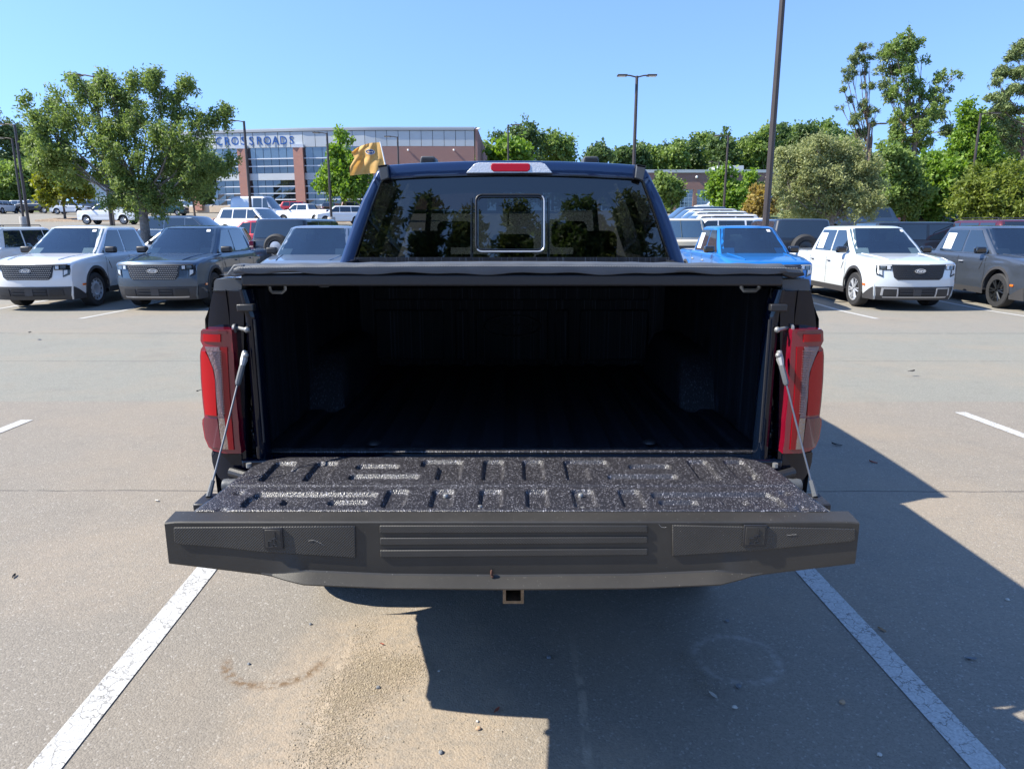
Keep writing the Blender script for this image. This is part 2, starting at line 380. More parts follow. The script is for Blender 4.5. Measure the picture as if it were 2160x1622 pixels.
def line_paint():
    m = mat('worn_white_paint', (.62, .60, .56), .8); n = m.node_tree.nodes; l = m.node_tree.links; b = n['Principled BSDF']; o = n['Material Output']
    tc = n.new('ShaderNodeTexCoord')
    mp = n.new('ShaderNodeMapping'); mp.inputs['Scale'].default_value = (1, .45, 1); l.new(tc.outputs['Object'], mp.inputs[0])
    v = n.new('ShaderNodeTexVoronoi'); v.feature = 'DISTANCE_TO_EDGE'; v.inputs['Scale'].default_value = 16
    nz = n.new('ShaderNodeTexNoise'); nz.inputs['Scale'].default_value = 12; nz.inputs['Detail'].default_value = 5; l.new(tc.outputs['Object'], nz.inputs[0])
    av = n.new('ShaderNodeMixRGB'); av.inputs[0].default_value = .12; l.new(tc.outputs['Object'], av.inputs[1]); l.new(nz.outputs['Color'], av.inputs[2]); l.new(av.outputs[0], v.inputs['Vector'])
    cr = n.new('ShaderNodeMapRange'); cr.inputs[1].default_value = 0; cr.inputs[2].default_value = .035; l.new(v.outputs['Distance'], cr.inputs[0])
    n2 = n.new('ShaderNodeTexNoise'); n2.inputs['Scale'].default_value = 5; n2.inputs['Detail'].default_value = 7; n2.inputs['Roughness'].default_value = .75; l.new(tc.outputs['Object'], n2.inputs[0])
    c2 = n.new('ShaderNodeMapRange'); c2.inputs[1].default_value = .47; c2.inputs[2].default_value = .68; l.new(n2.outputs['Fac'], c2.inputs[0])
    mx0 = n.new('ShaderNodeMath'); mx0.operation = 'MAXIMUM'; l.new(cr.outputs[0], mx0.inputs[0]); l.new(c2.outputs[0], mx0.inputs[1])
    r = n.new('ShaderNodeMixRGB'); r.inputs[1].default_value = (.16, .15, .135, 1); r.inputs[2].default_value = (.50, .49, .46, 1); l.new(mx0.outputs[0], r.inputs[0])
    n3 = n.new('ShaderNodeTexNoise'); n3.inputs['Scale'].default_value = 130; l.new(tc.outputs['Object'], n3.inputs[0])
    r3 = n.new('ShaderNodeMapRange'); r3.inputs[1].default_value = .3; r3.inputs[2].default_value = .7; r3.inputs[3].default_value = .72; r3.inputs[4].default_value = 1.08; l.new(n3.outputs['Fac'], r3.inputs[0])
    sc = n.new('ShaderNodeVectorMath'); sc.operation = 'SCALE'; l.new(r.outputs[0], sc.inputs[0]); l.new(r3.outputs[0], sc.inputs['Scale']); l.new(sc.outputs[0], b.inputs['Base Color'])
    bp = n.new('ShaderNodeBump'); bp.inputs['Strength'].default_value = .5; bp.inputs['Distance'].default_value = .006; l.new(n3.outputs['Fac'], bp.inputs['Height']); l.new(bp.outputs[0], b.inputs['Normal'])
    return m
M['line'] = line_paint()

# ------------------------------------------------------------------ ground
ys = sorted(set([p[0] for p in GP] + list(np.arange(-8, 30, 1.0)) + [-40, -20] + list(range(30, 130, 5))))
xs = [-260, -120, -60, -30, -15, -8, 0, 8, 15, 30, 60, 120, 260]
g = MB().grid([[(x, y, gz(y)) for x in xs] for y in ys])
tag(g.build('parking_lot', M['asphalt'], smooth=60), kind='structure')
def painted_line(x0, y0, x1, y1, wd=.1):
    n = 10; d = Vector((x1 - x0, y1 - y0)).normalized(); nx = Vector((d.y, -d.x)) * wd / 2; P = []
    for i in range(n + 1):
        t = i / n; x = x0 + (x1 - x0) * t; y = y0 + (y1 - y0) * t; z = gz(y) + .004
        P.append([(x - nx.x, y - nx.y, z), (x + nx.x, y + nx.y, z)])
    o = MB().grid(P).build('parking_line', M['line'], smooth=0); tag(o, kind='structure')
k = -.035
for x_, y1 in ((-1.375, 6.1), (1.535, 6.1), (-3.99, 6.0), (4.27, 6.28)):
    painted_line(x_ + k * -4, -4, x_ + k * y1, y1, .105)
for x_ in (-14.0, -11.3, -8.4, -5.7, -2.9, -.1, 2.7, 5.2, 7.1, 10.3, 13.2, 16):
    painted_line(x_, 13.9, x_, 19.2, .11)

# ------------------------------------------------------------------ hero pickup
hero = tag(empty('pickup_truck', (0, 3.5, 0)), 'navy blue pickup truck with its tailgate down and open empty bed', 'pickup truck')
def hp(mb, name, m, **k):
    o = mb.build(name, m, None, **k); par = k.get('par')
    o.parent = hero; o.matrix_parent_inverse = Matrix.Translation((0, -3.5, 0)); return o
def sub(mb, name, m, parent, **k):
    o = mb.build(name, m, None, **k); o.parent = parent
    o.matrix_parent_inverse = Matrix.Translation((0, 0, 0)); return o
def both(fn):
    return [fn(-1), fn(1)]
def wpx(pts, Y, s):
    """px points measured on the left side -> world; s=+1 mirrors to the right"""
    return [((W(u, v, Y)[0] + .0) * (1 if s < 0 else -1), Y, W(u, v, Y)[2]) for u, v in pts]

# ---- tailgate
Ztg = .957
SPX = .83
def at_z(u, v, z):
    r = (u - 1080) / F_PX; d = (v - 811) / F_PX
    t = (CAMH - z) / (math.sin(TH) + d * math.cos(TH)); return r * t, t * (math.cos(TH) - d * math.sin(TH))
rects = []
def rec(u0, v0, u1, v1, z=Ztg):     # near-left / far-right pixels -> world aligned recess
    a = at_z(u0, v0, z); b = at_z(u1, v1, z); rects.append((a[0], b[0], min(a[1], b[1]), max(a[1], b[1])))
far, nr = 974, 1014
def rx(x_near0, x_near1, vn, vf, z=Ztg):
    a = at_z(x_near0, vn, z); b = at_z(x_near1, vn, z); c = at_z(1080, vf, z); rects.append((a[0], b[0], a[1], c[1]))
rx(545, 590, 1014, 974); rx(638, 684, 1014, 974); rx(1017, 1060, 1012, 971); rx(1105, 1149, 1012, 971)
rx(1479, 1522, 1012, 971); rx(1562, 1606, 1012, 971)
rx(735, 880, 1011, 1001); rx(750, 838, 989, 980); rx(1286, 1432, 1011, 1001); rx(1330, 1416, 989, 980)
rx(919, 968, 1012, 972); rx(888, 968, 984, 971); rx(1198, 1245, 1012, 972); rx(1198, 1284, 984, 971)
for a, b in ((803, 848), (905, 950), (1010, 1057), (1112, 1157), (1214, 1260), (1318, 1363)): rx(a, b, 1066, 1030)
rx(505, 560, 1066, 1044); rx(530, 790, 1049, 1036); rx(590, 640, 1062, 1042); rx(690, 770, 1062, 1052)
rx(1605, 1660, 1066, 1044); rx(1380, 1635, 1049, 1036); rx(1530, 1580, 1062, 1042); rx(1395, 1475, 1062, 1052)
ny, nx_ = 130, 470
y0, y1 = 1.655, 2.055
yy = np.linspace(y0, y1, ny); tt = np.linspace(-1, 1, nx_)
hwid = np.interp(yy, [y0, 1.98, 2.03, 2.055], [.786, .757, .73, .68])
XX = hwid[:, None] * tt[None, :]; YY = np.repeat(yy[:, None], nx_, 1)
depth = np.zeros_like(XX)
def sst(d, w_): t = np.clip(.5 - d / w_, 0, 1); return t * t * (3 - 2 * t)
for (a, b, c, d) in rects:
    rr = .012; qx = np.abs(XX - (a + b) / 2) - (b - a) / 2 + rr; qy = np.abs(YY - (c + d) / 2) - (d - c) / 2 + rr
    sdf = np.hypot(np.maximum(qx, 0), np.maximum(qy, 0)) + np.minimum(np.maximum(qx, qy), 0) - rr
    depth = np.maximum(depth, sst(sdf, .009))
ZZ = Ztg - .011 * depth
ystep = at_z(1080, 1023, Ztg)[1]
ZZ += -.004 * sst(YY - ystep, .012) + .0
ZZ -= .012 * np.clip((np.abs(tt[None, :]) - .985) / .015, 0, 1) ** 2
for (u, v) in ((467, 1072), (505, 1036), (1655, 1036), (1690, 1068), (620, 990), (1590, 1000)):
    cx, cy = at_z(u, v, Ztg); ZZ -= .009 * np.exp(-(((XX - cx) / .012) ** 2 + ((YY - cy) / .012) ** 2))
ZZ[0, :] -= .003
V = np.stack([XX, YY, ZZ], -1).reshape(-1, 3)
idx = np.arange(ny * nx_).reshape(ny, nx_)
Fq = np.stack([idx[:-1, :-1], idx[:-1, 1:], idx[1:, 1:], idx[1:, :-1]], -1).reshape(-1, 4)
tailgate = tag(MB().box(-.775, .775, 1.69, 2.05, .862, .925).build('tailgate', M['navy'], bevel=.012))
tailgate.parent = hero; tailgate.matrix_parent_inverse = Matrix.Translation((0, -3.5, 0))
T_IN = Matrix.Identity(4)
o = mesh_np('tailgate_liner', V, Fq, M['liner'], tailgate, smooth=True)
# side flanges of the tailgate
for s in (-1, 1):
    P = []
    for i in range(8):
        y = 1.665 + i * .05; x = np.interp(y, [y0, 1.98, 2.03, 2.055], [.786, .757, .73, .68])
        P.append([(s * (x - .004), y, .945), (s * (x + .016), y, .937), (s * (x + .028 + .01 * (i < 2)), y, .90), (s * (x + .01), y, .865)])
    sub(MB().grid(P), 'side_flange', M['navy'], tailgate)
    sub(MB().tube([(s * .765, 1.985, .95), (s * .765, 1.985, .962)], .008, 10), 'bolt', M['zinc'], tailgate)
# moulded top edge (faces the camera when open)
def sp_bot(x): return np.interp(abs(x), [0, .3, .47, .56, .83], [.786, .789, .797, .802, .838])
nS = 60
ring = []
for i in range(nS + 1):
    x = -SPX + 2 * SPX * i / nS; e = min(1, (SPX - abs(x)) / .01)
    zb = sp_bot(x); zt = .947 - .003 * (1 - e); lip = max(0, min(1, (.59 - abs(x)) / .09)); lh = .006 + .014 * lip
    ring.append([(x, 1.672, .940), (x, 1.660, .949), (x, 1.612, zt + .001), (x, 1.6025, zt), (x, 1.600, zt - .003), (x, 1.600, zb + lh + .004), (x, 1.600 - .003 * lip, zb + lh), (x, 1.600 - .034 * lip, zb + .004), (x, 1.602 - .034 * lip, zb), (x, 1.72, max(zb, .80) + .02), (x, 1.72, .90)])
m_ = MB().grid(ring, closev=True); nb = 11
m_.f.append(tuple(range(nb))); m_.f.append(tuple(nS * nb + i for i in range(nb))[::-1])
edge = sub(m_, 'tailgate_edge_moulding', M['tg_plastic'], tailgate, smooth=25)
def face_poly(pts, y=1.6):
    return [(W(u, v, y)[0], W(u, v, y)[2]) for u, v in pts]
def raised(pts, name, m, h=.004, bev=.003, y=1.6, par=None):
    return sub(MB().prism(face_poly(pts, y), y + .001, y - h), name, m, par or edge, bevel=bev)
raised([(367, 1111), (553, 1110), (553, 1160), (600, 1162), (603, 1109), (750, 1108), (751, 1175), (560, 1163), (470, 1153), (375, 1146), (368, 1140)][:1] +
       [(750, 1108), (751, 1176), (560, 1164), (470, 1154), (376, 1147), (368, 1140)], 'grip_panel', M['tg_dots'])
raised([(1803, 1114), (1803, 1136), (1795, 1141), (1700, 1150), (1600, 1160), (1418, 1172), (1417, 1106)], 'grip_panel', M['tg_dots'])
raised([(801, 1107), (1365, 1107), (1366, 1122), (801, 1124)], 'grip_strip', M['tg_dots'])
raised([(802, 1133), (1366, 1131), (1366, 1145), (802, 1149)], 'grip_strip', M['tg_dots'])
raised([(802, 1159), (1366, 1156), (1366, 1170), (803, 1175)], 'grip_strip', M['tg_dots'])
def inset_plate(u0, v0, u1, v1):
    p = face_poly([(u0, v0), (u1, v1)]); (x0, z1), (x1, z0) = p
    fr = sub(MB().box(x0, x1, 1.5920, 1.598, z0, z1), 'clamp_pocket_surround', M['black_trim'], edge, bevel=.001)
    pl = sub(MB().box(x0 + .0045, x1 - .0045, 1.5912, 1.5965, z0 + .0045, z1 - .0045), 'clamp_pocket_cover', M['tg_plastic'], edge, bevel=.001)
    w_ = x1 - x0; h_ = z1 - z0; g = MB()
    def seg(a, b): 
        A = (x0 + w_ * a[0], 1.5905, z1 - h_ * a[1]); B = (x0 + w_ * b[0], 1.5905, z1 - h_ * b[1]); g.tube([A, B], .0011, 6)
    # clamp pictogram
    for a, b in (((.62, .15), (.62, .72)), ((.52, .52), (.72, .52)), ((.54, .45), (.70, .45)), ((.25, .58), (.25, .85)), ((.25, .85), (.5, .85)), ((.5, .85), (.5, .72)), ((.5, .72), (.66, .72)), ((.25, .58), (.44, .58)), ((.44, .58), (.44, .5)), ((.44, .5), (.58, .5)), ((.58, .82), (.70, .82))): seg(a, b)
    sub(g, 'clamp_pictogram', M['black_trim'], edge)
inset_plate(556, 1111, 600, 1156); inset_plate(1568, 1105, 1613, 1150)
# scratches
g = MB()
for (u, v, n_) in ((650, 1141, 9), (1660, 1128, 4), (1390, 1106, 4)):
    p = [(W(u, v, 1.594)[0], 1.5955, W(u, v, 1.594)[2])]
    for i in range(n_): q = p[-1]; p.append((q[0] + rnd.uniform(.002, .008), 1.5952, q[2] - rnd.uniform(-.002, .006)))
    g.tube(p, .00028, 4)
tag(sub(g, 'scratches', mat('scratch', (.35, .34, .32), .7), edge), kind='stuff')
# screws in the liner
for (u, v) in ((940, 1038), (927, 1068), (1225, 1037), (1229, 1066), (1012, 1062), (1068, 1036)):
    x, y = at_z(u, v, Ztg); sub(MB().lathe([(0, .003), (.005, .003), (.007, 0), (.007, -.006)], (x, y, Ztg - .008), 'z', 12), 'screw', M['zinc'], tailgate)

# ---- bed
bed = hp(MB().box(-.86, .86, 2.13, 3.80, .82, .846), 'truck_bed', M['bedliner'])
nyy, nxx = 60, 420
yy = np.linspace(2.125, 3.78, nyy); xx = np.linspace(-.81, .81, nxx)
XX, YY = np.meshgrid(xx, yy); ph = (XX / .118) % 1.0
hh = sst(np.abs(ph - .5) - .28, .16)
fade = np.clip((YY - 2.19) / .05, 0, 1); 
ZZ = .925 - .030 * np.clip((YY - 2.2) / 1.5, 0, 1) + .012 * hh * fade
ZZ = np.where(YY < 2.20, .948 - (.948 - ZZ) * np.clip((YY - 2.16) / .04, 0, 1), ZZ)
V = np.stack([XX, YY, ZZ], -1).reshape(-1, 3); idx = np.arange(nyy * nxx).reshape(nyy, nxx)
Fq = np.stack([idx[:-1, :-1], idx[:-1, 1:], idx[1:, 1:], idx[1:, :-1]], -1).reshape(-1, 4)
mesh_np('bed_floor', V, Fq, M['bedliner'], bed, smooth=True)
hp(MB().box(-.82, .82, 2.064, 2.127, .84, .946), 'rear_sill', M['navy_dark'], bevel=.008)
for u, v in ((786, 942), (1373, 940)):
    x, y = at_z(u, v, .935); sub(MB().lathe([(0, .006), (.012, .005), (.02, 0), (.022, -.004)], (x, y + .03, .94), 'z', 16), 'floor_plug', M['black_trim'], bed)
sub(MB().box(-.755, .755, 2.129, 2.166, .944, .9515), 'sunlit_floor_strip', M['liner'], bed, bevel=.003)  # paler coating laid here as painted sunlight on the floor's rear edge
# front wall with pressed panels and an oval emblem
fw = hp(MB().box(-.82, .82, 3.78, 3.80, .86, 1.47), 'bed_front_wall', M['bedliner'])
g = MB()
for (a, b, c, d) in ((850, 660, 840, 780), (975, 660, 985, 780), (1000, 650, 1155, 770), (1170, 660, 1215, 770), (900, 660, 960, 770)):
    pass
for (x0, x1, z0, z1) in ((-.19, .19, .93, 1.20), (-.30, -.23, .93, 1.20), (.23, .30, .93, 1.20), (-.72, -.36, .93, 1.20), (.36, .72, .93, 1.20), (-.72, .72, 1.25, 1.32)):
    sub(MB().box(x0, x1, 3.765, 3.781, z0, z1), 'pressed_panel', M['bedliner'], fw, bevel=.008)
pts = [(.15 * math.cos(a), 3.763, 1.115 + .055 * math.sin(a)) for a in np.linspace(0, 2 * math.pi, 40, endpoint=False)]
sub(MB().tube(pts, .006, 6, closed=True), 'oval_emblem', M['bedliner'], fw)
text_obj('emblem_lettering', 'Ford', .085, M['bedliner'], fw, .006, .35, Matrix.Translation((0, 3.762, 1.115)) @ Matrix.Rotation(R(90), 4, 'X') @ Matrix.Diagonal((1.35, 1, 1, 1)))
# inner and outer sides
for s in (-1, 1):
    P = []
    for y in np.linspace(2.14, 3.79, 40):
        wav = .006 * (1 if (y * 6) % 1 < .5 else 0)
        P.append([(s * (.80 + wav * (0 if zz in (.86, 1.46) else 1)), y, zz) for zz in (.86, .99, 1.0, 1.32, 1.33, 1.46)])
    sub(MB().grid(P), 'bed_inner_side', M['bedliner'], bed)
    # wheelhouse
    P = []
    for i in range(25):
        t = i / 24; y = 2.74 + .86 * t; zt = .90 + .235 * min(1, 1.6 * math.sin(math.pi * t) ** .6)
        P.append([(s * .665, y + (.0), .88), (s * .67, y, zt - .06), (s * .69, y, zt - .015), (s * .73, y, zt), (s * .81, y, zt)])
    w_ = MB().grid(P); 
    sub(w_, 'wheelhouse', M['bedliner'], bed, smooth=50)
    # outer bedside with wheel arch
    P = []
    for y in list(np.linspace(2.135, 3.83, 69)):
        dy = y - 3.20; r = .455; z5 = .50 + .10 * max(0, min(1, (2.62 - y) / .35)); zb = z5 if abs(dy) > r else max(.50, .40 + math.sqrt(r * r - dy * dy))
        row = []
        for j in range(9):
            z = zb + (1.47 - .055 * (y - 2.2) / 1.65 - zb) * j / 8; xo = .945 - .012 * (y < 2.14) - .03 * ((z - 1.0) / .5) ** 2 + (.012 if abs(math.hypot(dy, z - .4) - .49) < .05 else 0)
            xo = min(xo, .938 - .50 * max(0, z - 1.325)) if True else xo; row.append((s * xo, y, z))
        zr_ = 1.483 - .055 * (y - 2.2) / 1.65; row.append((s * .862, y, zr_)); row.append((s * .80, y, zr_)); row.append((s * .80, y, zr_ - .04))
        P.append(row)
    hp(MB().grid(P), 'bedside', M['navy'])
    # wheel well liner
    P = [[(s * (.93 - .25 * j), 3.20 + .455 * math.cos(a), .40 + .455 * math.sin(a)) for j in range(2)] for a in np.linspace(-.1, math.pi + .1, 20)]
    hp(MB().grid(P), 'wheel_liner', M['black_trim'])
    # rear corner: skin between the light and the bedside
    def corner(poly, name, m, off=0, wrap=True, par=None):
        rows = []
        for (ul, ur, v) in poly:
            row = []
            for i in range(7):
                u = ul + (ur - ul) * i / 6; x, _, z = W(u, v, 2.11 - off); ax = abs(x); tq = max(0, (ax - .83) / .115)
                row.append(Vector((s * ax, 2.088 + .045 * tq ** 2.2 - off, z)))
            rows.append(row)
        mb = MB().slab(rows, (0, .05, 0))
        o = mb.build(name, m, smooth=40); 
        if par: o.parent = par
        else: o.parent = hero; o.matrix_parent_inverse = Matrix.Translation((0, -3.5, 0))
        return o
    corner([(461, 516, 588), (458, 516, 592), (456, 515, 610), (454, 515, 612)], 'corner_cap', M['grey_trim'], .003)
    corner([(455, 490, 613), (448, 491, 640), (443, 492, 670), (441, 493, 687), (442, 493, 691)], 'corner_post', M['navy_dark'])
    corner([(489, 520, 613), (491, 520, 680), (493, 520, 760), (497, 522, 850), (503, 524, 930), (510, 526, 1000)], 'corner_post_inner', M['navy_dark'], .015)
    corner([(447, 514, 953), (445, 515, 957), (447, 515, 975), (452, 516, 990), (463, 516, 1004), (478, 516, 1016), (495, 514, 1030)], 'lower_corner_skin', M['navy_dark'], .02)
    # ---- tail light
    tl = corner([(431, 494, 693), (426, 495, 699), (424.5, 496, 718), (428, 497, 724), (431, 497, 729), (425, 498, 736), (422.5, 499, 750), (423, 501, 800), (427, 505, 850), (431, 508, 880), (425, 509, 886), (424, 509, 896), (430, 511, 925), (441, 514, 943), (455, 514, 949), (478, 515, 952)], 'tail_light', M['red_dark'], .050)
    corner([(432, 471, 703), (431, 471, 719)], 'light_bar', M['red_bright'], 0.0540, par=tl)
    corner([(427, 484, 696), (426, 485, 702)], 'light_bar_bezel', M['red_deep'], 0.0540, par=tl)
    corner([(436, 469, 730), (440, 470, 740), (447, 471, 755), (458, 473, 783), (461, 475, 830), (466, 478, 876)], 'clear_strip', M['strip'], 0.0545, par=tl)
    corner([(471, 485, 730), (472, 486, 760), (476, 490, 830), (480, 494, 880), (487, 499, 944)], 'inner_red_strip', M['red_lens'], 0.0545, par=tl)
    corner([(427, 436, 740), (426, 444, 752), (426, 454, 775), (427, 459, 800), (429, 460, 830), (434, 462, 874)], 'outer_red_lens', M['red_bright'], 0.0555, par=tl)
    corner([(466, 479, 878), (468, 482, 900), (471, 486, 925), (474, 488, 943)], 'lower_clear_strip', M['amber_grey'], 0.0545, par=tl)
    corner([(430, 463, 880), (429, 466, 900), (434, 470, 925), (444, 472, 941)], 'lower_red_lens', M['red_deep'], 0.0545, par=tl)
    g = MB()
    for i in range(26):
        v = 740 + i * 5.2; ul = np.interp(v, [740, 783, 830, 876], [446, 459, 462, 467]); ur = np.interp(v, [740, 876], [469, 477])
        a = W(ul, v, 2.04); b = W(ur, v, 2.04); tq = max(0, (abs(a[0]) - .83) / .115)
        g.box(min(s * abs(a[0]), s * abs(b[0])), max(s * abs(a[0]), s * abs(b[0])), 2.0315 + .045 * tq ** 2.2 * .5 - .0015, 2.036, a[2] - .001, a[2] + .001)
    sub(g, 'lens_ribs', M['strip'], tl)
    # ---- jamb of the opening
    prof = [(.838, 2.128), (.832, 2.145), (.824, 2.172), (.806, 2.176), (.797, 2.160), (.792, 2.128), (.785, 2.118), (.772, 2.116), (.762, 2.122), (.757, 2.135), (.756, 2.155), (.762, 2.19), (.80, 2.24)]
    prof = [(x * .984, y - .045 if y < 2.2 else y) for x, y in prof]
    P = []
    for z in np.linspace(.93, 1.455, 40):
        nar = .03 * max(0, (z - 1.38) / .07) if z > 1.38 else 0
        wob = .0025 * math.sin(z * 55) + .002 * math.sin(z * 131)
        P.append([(s * (x + nar * (.84 - x) * 6 + (wob if 3 < i < 6 else 0)), y + (wob if 1 < i < 6 else 0), z) for i, (x, y) in enumerate(prof)])
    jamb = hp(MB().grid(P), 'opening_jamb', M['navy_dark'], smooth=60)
    sub(MB().box(min(s * .742, s * .79), max(s * .742, s * .79), 2.055, 2.083, 1.395, 1.415), 'jamb_clip', M['black_trim'], jamb, bevel=.003)
    sub(MB().tube([(s * .745, 2.067, 1.0), (s * .745, 2.067, 1.37)], .0035, 6), 'edge_seal', M['black_trim'], jamb)
    sub(MB().tube([(s * .812, 2.085, 1.345), (s * .765, 2.05, 1.343)], [.006, .0055], 10).lathe([(0, 0), (.013, 0), (.013, .006), (0, .006)], (s * .808, 2.067, 1.344), 'x', 14).ball((s * .763, 2.049, 1.343), .009, 6), 'latch_bolt', M['zinc'], jamb)
    for z in (1.15, 1.09, 1.02):
        sub(MB().ball((s * .799, 2.123, z), .008, 6), 'weld_stud', M['navy_dark'], jamb)
    for (x, z) in ((.833, 1.275), (.837, 1.045)):
        sub(MB().ball((s * x * .985, 2.066, z), .006, 6), 'screw_head', M['zinc'], jamb)
    # ---- cable
    A = Vector((s * .773, 2.048, 1.270)); B = Vector((s * .802, 1.80, .948))
    d = (B - A)
    cab = hp(MB().tube([A + d * .2, A + d * .6 + Vector((0, 0, -.003)), B], .0027, 8), 'tailgate_cable', M['steel'])
    sub(MB().tube([A + d * .09, A + d * .22, A + d * .24], [.0085, .0085, .005], 8), 'cable_sleeve', M['grey_trim'], cab)
    sub(MB().tube([A + d * .0 + Vector((0, 0, .012)), A + d * .04, A + d * .11], [.007, .011, .006], 8).ball((A.x - s * .004, A.y - .008, A.z), .009, 6), 'cable_eye', M['zinc'], cab)
    sub(MB().tube([A + d * .93, B, B + d * .04], [.006, .007, .008], 8), 'cable_end', M['grey_trim'], cab)
    sub(MB().box(min(s * .79, s * .825), max(s * .79, s * .825), 1.74, 1.82, .915, .935), 'cable_anchor', M['black_trim'], cab, bevel=.004)
    # hinge
    hp(MB().tube([(s * .77, 2.03, .90), (s * .85, 2.06, .91)], .014, 10), 'tailgate_hinge', M['black_trim'])
    hp(MB().lathe([(.0, .0), (.018, 0), (.02, .01), (.018, .02), (.02, .03), (.018, .04), (0, .04)], (s * .80 - .02, 1.93, .915), 'x', 12), 'hinge_spring', M['grey_trim'])

# ---- tonneau cover
cov = hp(MB().grid([[(x, y, 1.497 - .057 * (y - 2.1) / 1.77 + .008 * (1 - (x / .8) ** 2)) for x in np.linspace(-.85, .85, 12)] for y in (2.10, 2.6, 3.2, 3.87)]), 'bed_cover', M['vinyl'])
P = []
for i in range(121):
    x = -.79 + 1.615 * i / 120; wv = .0025 * math.sin(x * 17) + .002 * math.sin(x * 39 + 1); e = 1 if abs(x) < .78 else .5
    zt = 1.526 + .006 * (1 - (x / .8) ** 2) + .001 * math.sin(x * 60) - .012 * (1 - e)
    P.append([(x, 2.13, zt - .002), (x, 2.085, zt + .002), (x, 2.068, zt), (x, 2.060, zt - .004), (x, 2.057, zt - .014), (x, 2.060, 1.503 + wv), (x, 2.07, 1.501 + wv), (x, 2.13, 1.500)])
sub(MB().grid(P, closev=True), 'cover_hem', M['vinyl'], cov, smooth=60)
g = MB()
for i in range(210):
    x = -.775 + 1.58 * i / 209; zt = 1.517 + .006 * (1 - (x / .8) ** 2); g.box(x, x + .0045, 2.0555, 2.0585, zt, zt + .0014)
tag(sub(g, 'stitching', mat('thread', (.3, .3, .3), .8), cov), kind='stuff')
sub(MB().box(-.775, .775, 2.066, 2.11, 1.466, 1.499), 'cover_rail', M['black_trim'], cov, bevel=.006)
sub(MB().prism([(-.815, 1.497), (-.79, 1.528), (-.76, 1.527), (-.76, 1.50), (-.79, 1.492)], 2.06, 2.12), 'hem_corner', M['vinyl'], cov, bevel=.004)
sub(MB().prism([(.835, 1.497), (.82, 1.522), (.77, 1.526), (.77, 1.498), (.80, 1.488)], 2.06, 2.12), 'hem_corner', M['black_trim'], cov, bevel=.004)
for (u0, v0, u1, v1, Y, r) in ((566, 592, 602, 617, 2.2, .0055), (669, 588, 697, 603, 2.7, .007), (1456, 585, 1482, 599, 2.7, .007), (1564, 583, 1601, 613, 2.2, .0065)):
    a = W(u0, v0, Y); b = W(u1, v1, Y)
    p = [(a[0], Y, a[2]), (a[0] + .003, Y, b[2] + .008), (a[0] + .010, Y, b[2]), (b[0] - .010, Y, b[2]), (b[0], Y, b[2] + .008), (b[0], Y, a[2] - .004)]
    sub(MB().tube(p, r, 4), 'cover_clamp', M['hook'], cov, bevel=.001)
# ---- cab
OUT = [(700, 600), (715, 560), (728, 520), (745, 470), (765, 420), (783, 385), (789, 372), (796, 361), (805, 354), (820, 350), (860, 347), (900, 345), (980, 342), (1080, 341)]
INN = [(738, 600), (745, 556), (757, 520), (772, 473), (786, 430), (799, 396), (801, 390), (803, 384), (807, 380), (822, 378), (860, 375.5), (900, 373.5), (980, 370.5), (1080, 369)]
def yr(v): return 3.85 + .075 * (600 - v) / 230
def cp(u, v, off=0): x, y, z = W(u, v, yr(v)); return Vector((x, y - off, z))
def mirr(pts): return pts + [Vector((-p.x, p.y, p.z)) for p in pts[::-1][1:]]
outer = mirr([cp(*p) for p in OUT]); inner = mirr([cp(*p) for p in INN])
mid1 = [a * .72 + b * .28 + Vector((0, -.012, 0)) for a, b in zip(outer, inner)]
outer_back = [p + Vector((.0, .05, .0)) * 1 + Vector((.014 if p.x < 0 else -.014, 0, 0)) * (0) for p in outer]
o1 = [Vector((p.x * 1.004, p.y + .035, p.z + .006)) for p in outer]
cabring = hp(MB().grid([inner, mid1, outer, o1]), 'cab_rear_frame', M['navy'], smooth=60)
sub(MB().tube([p + Vector((0, -.004, 0)) for p in inner], .0045, 6, cap=False), 'rear_glass_seal', M['dark_gloss'], cabring)
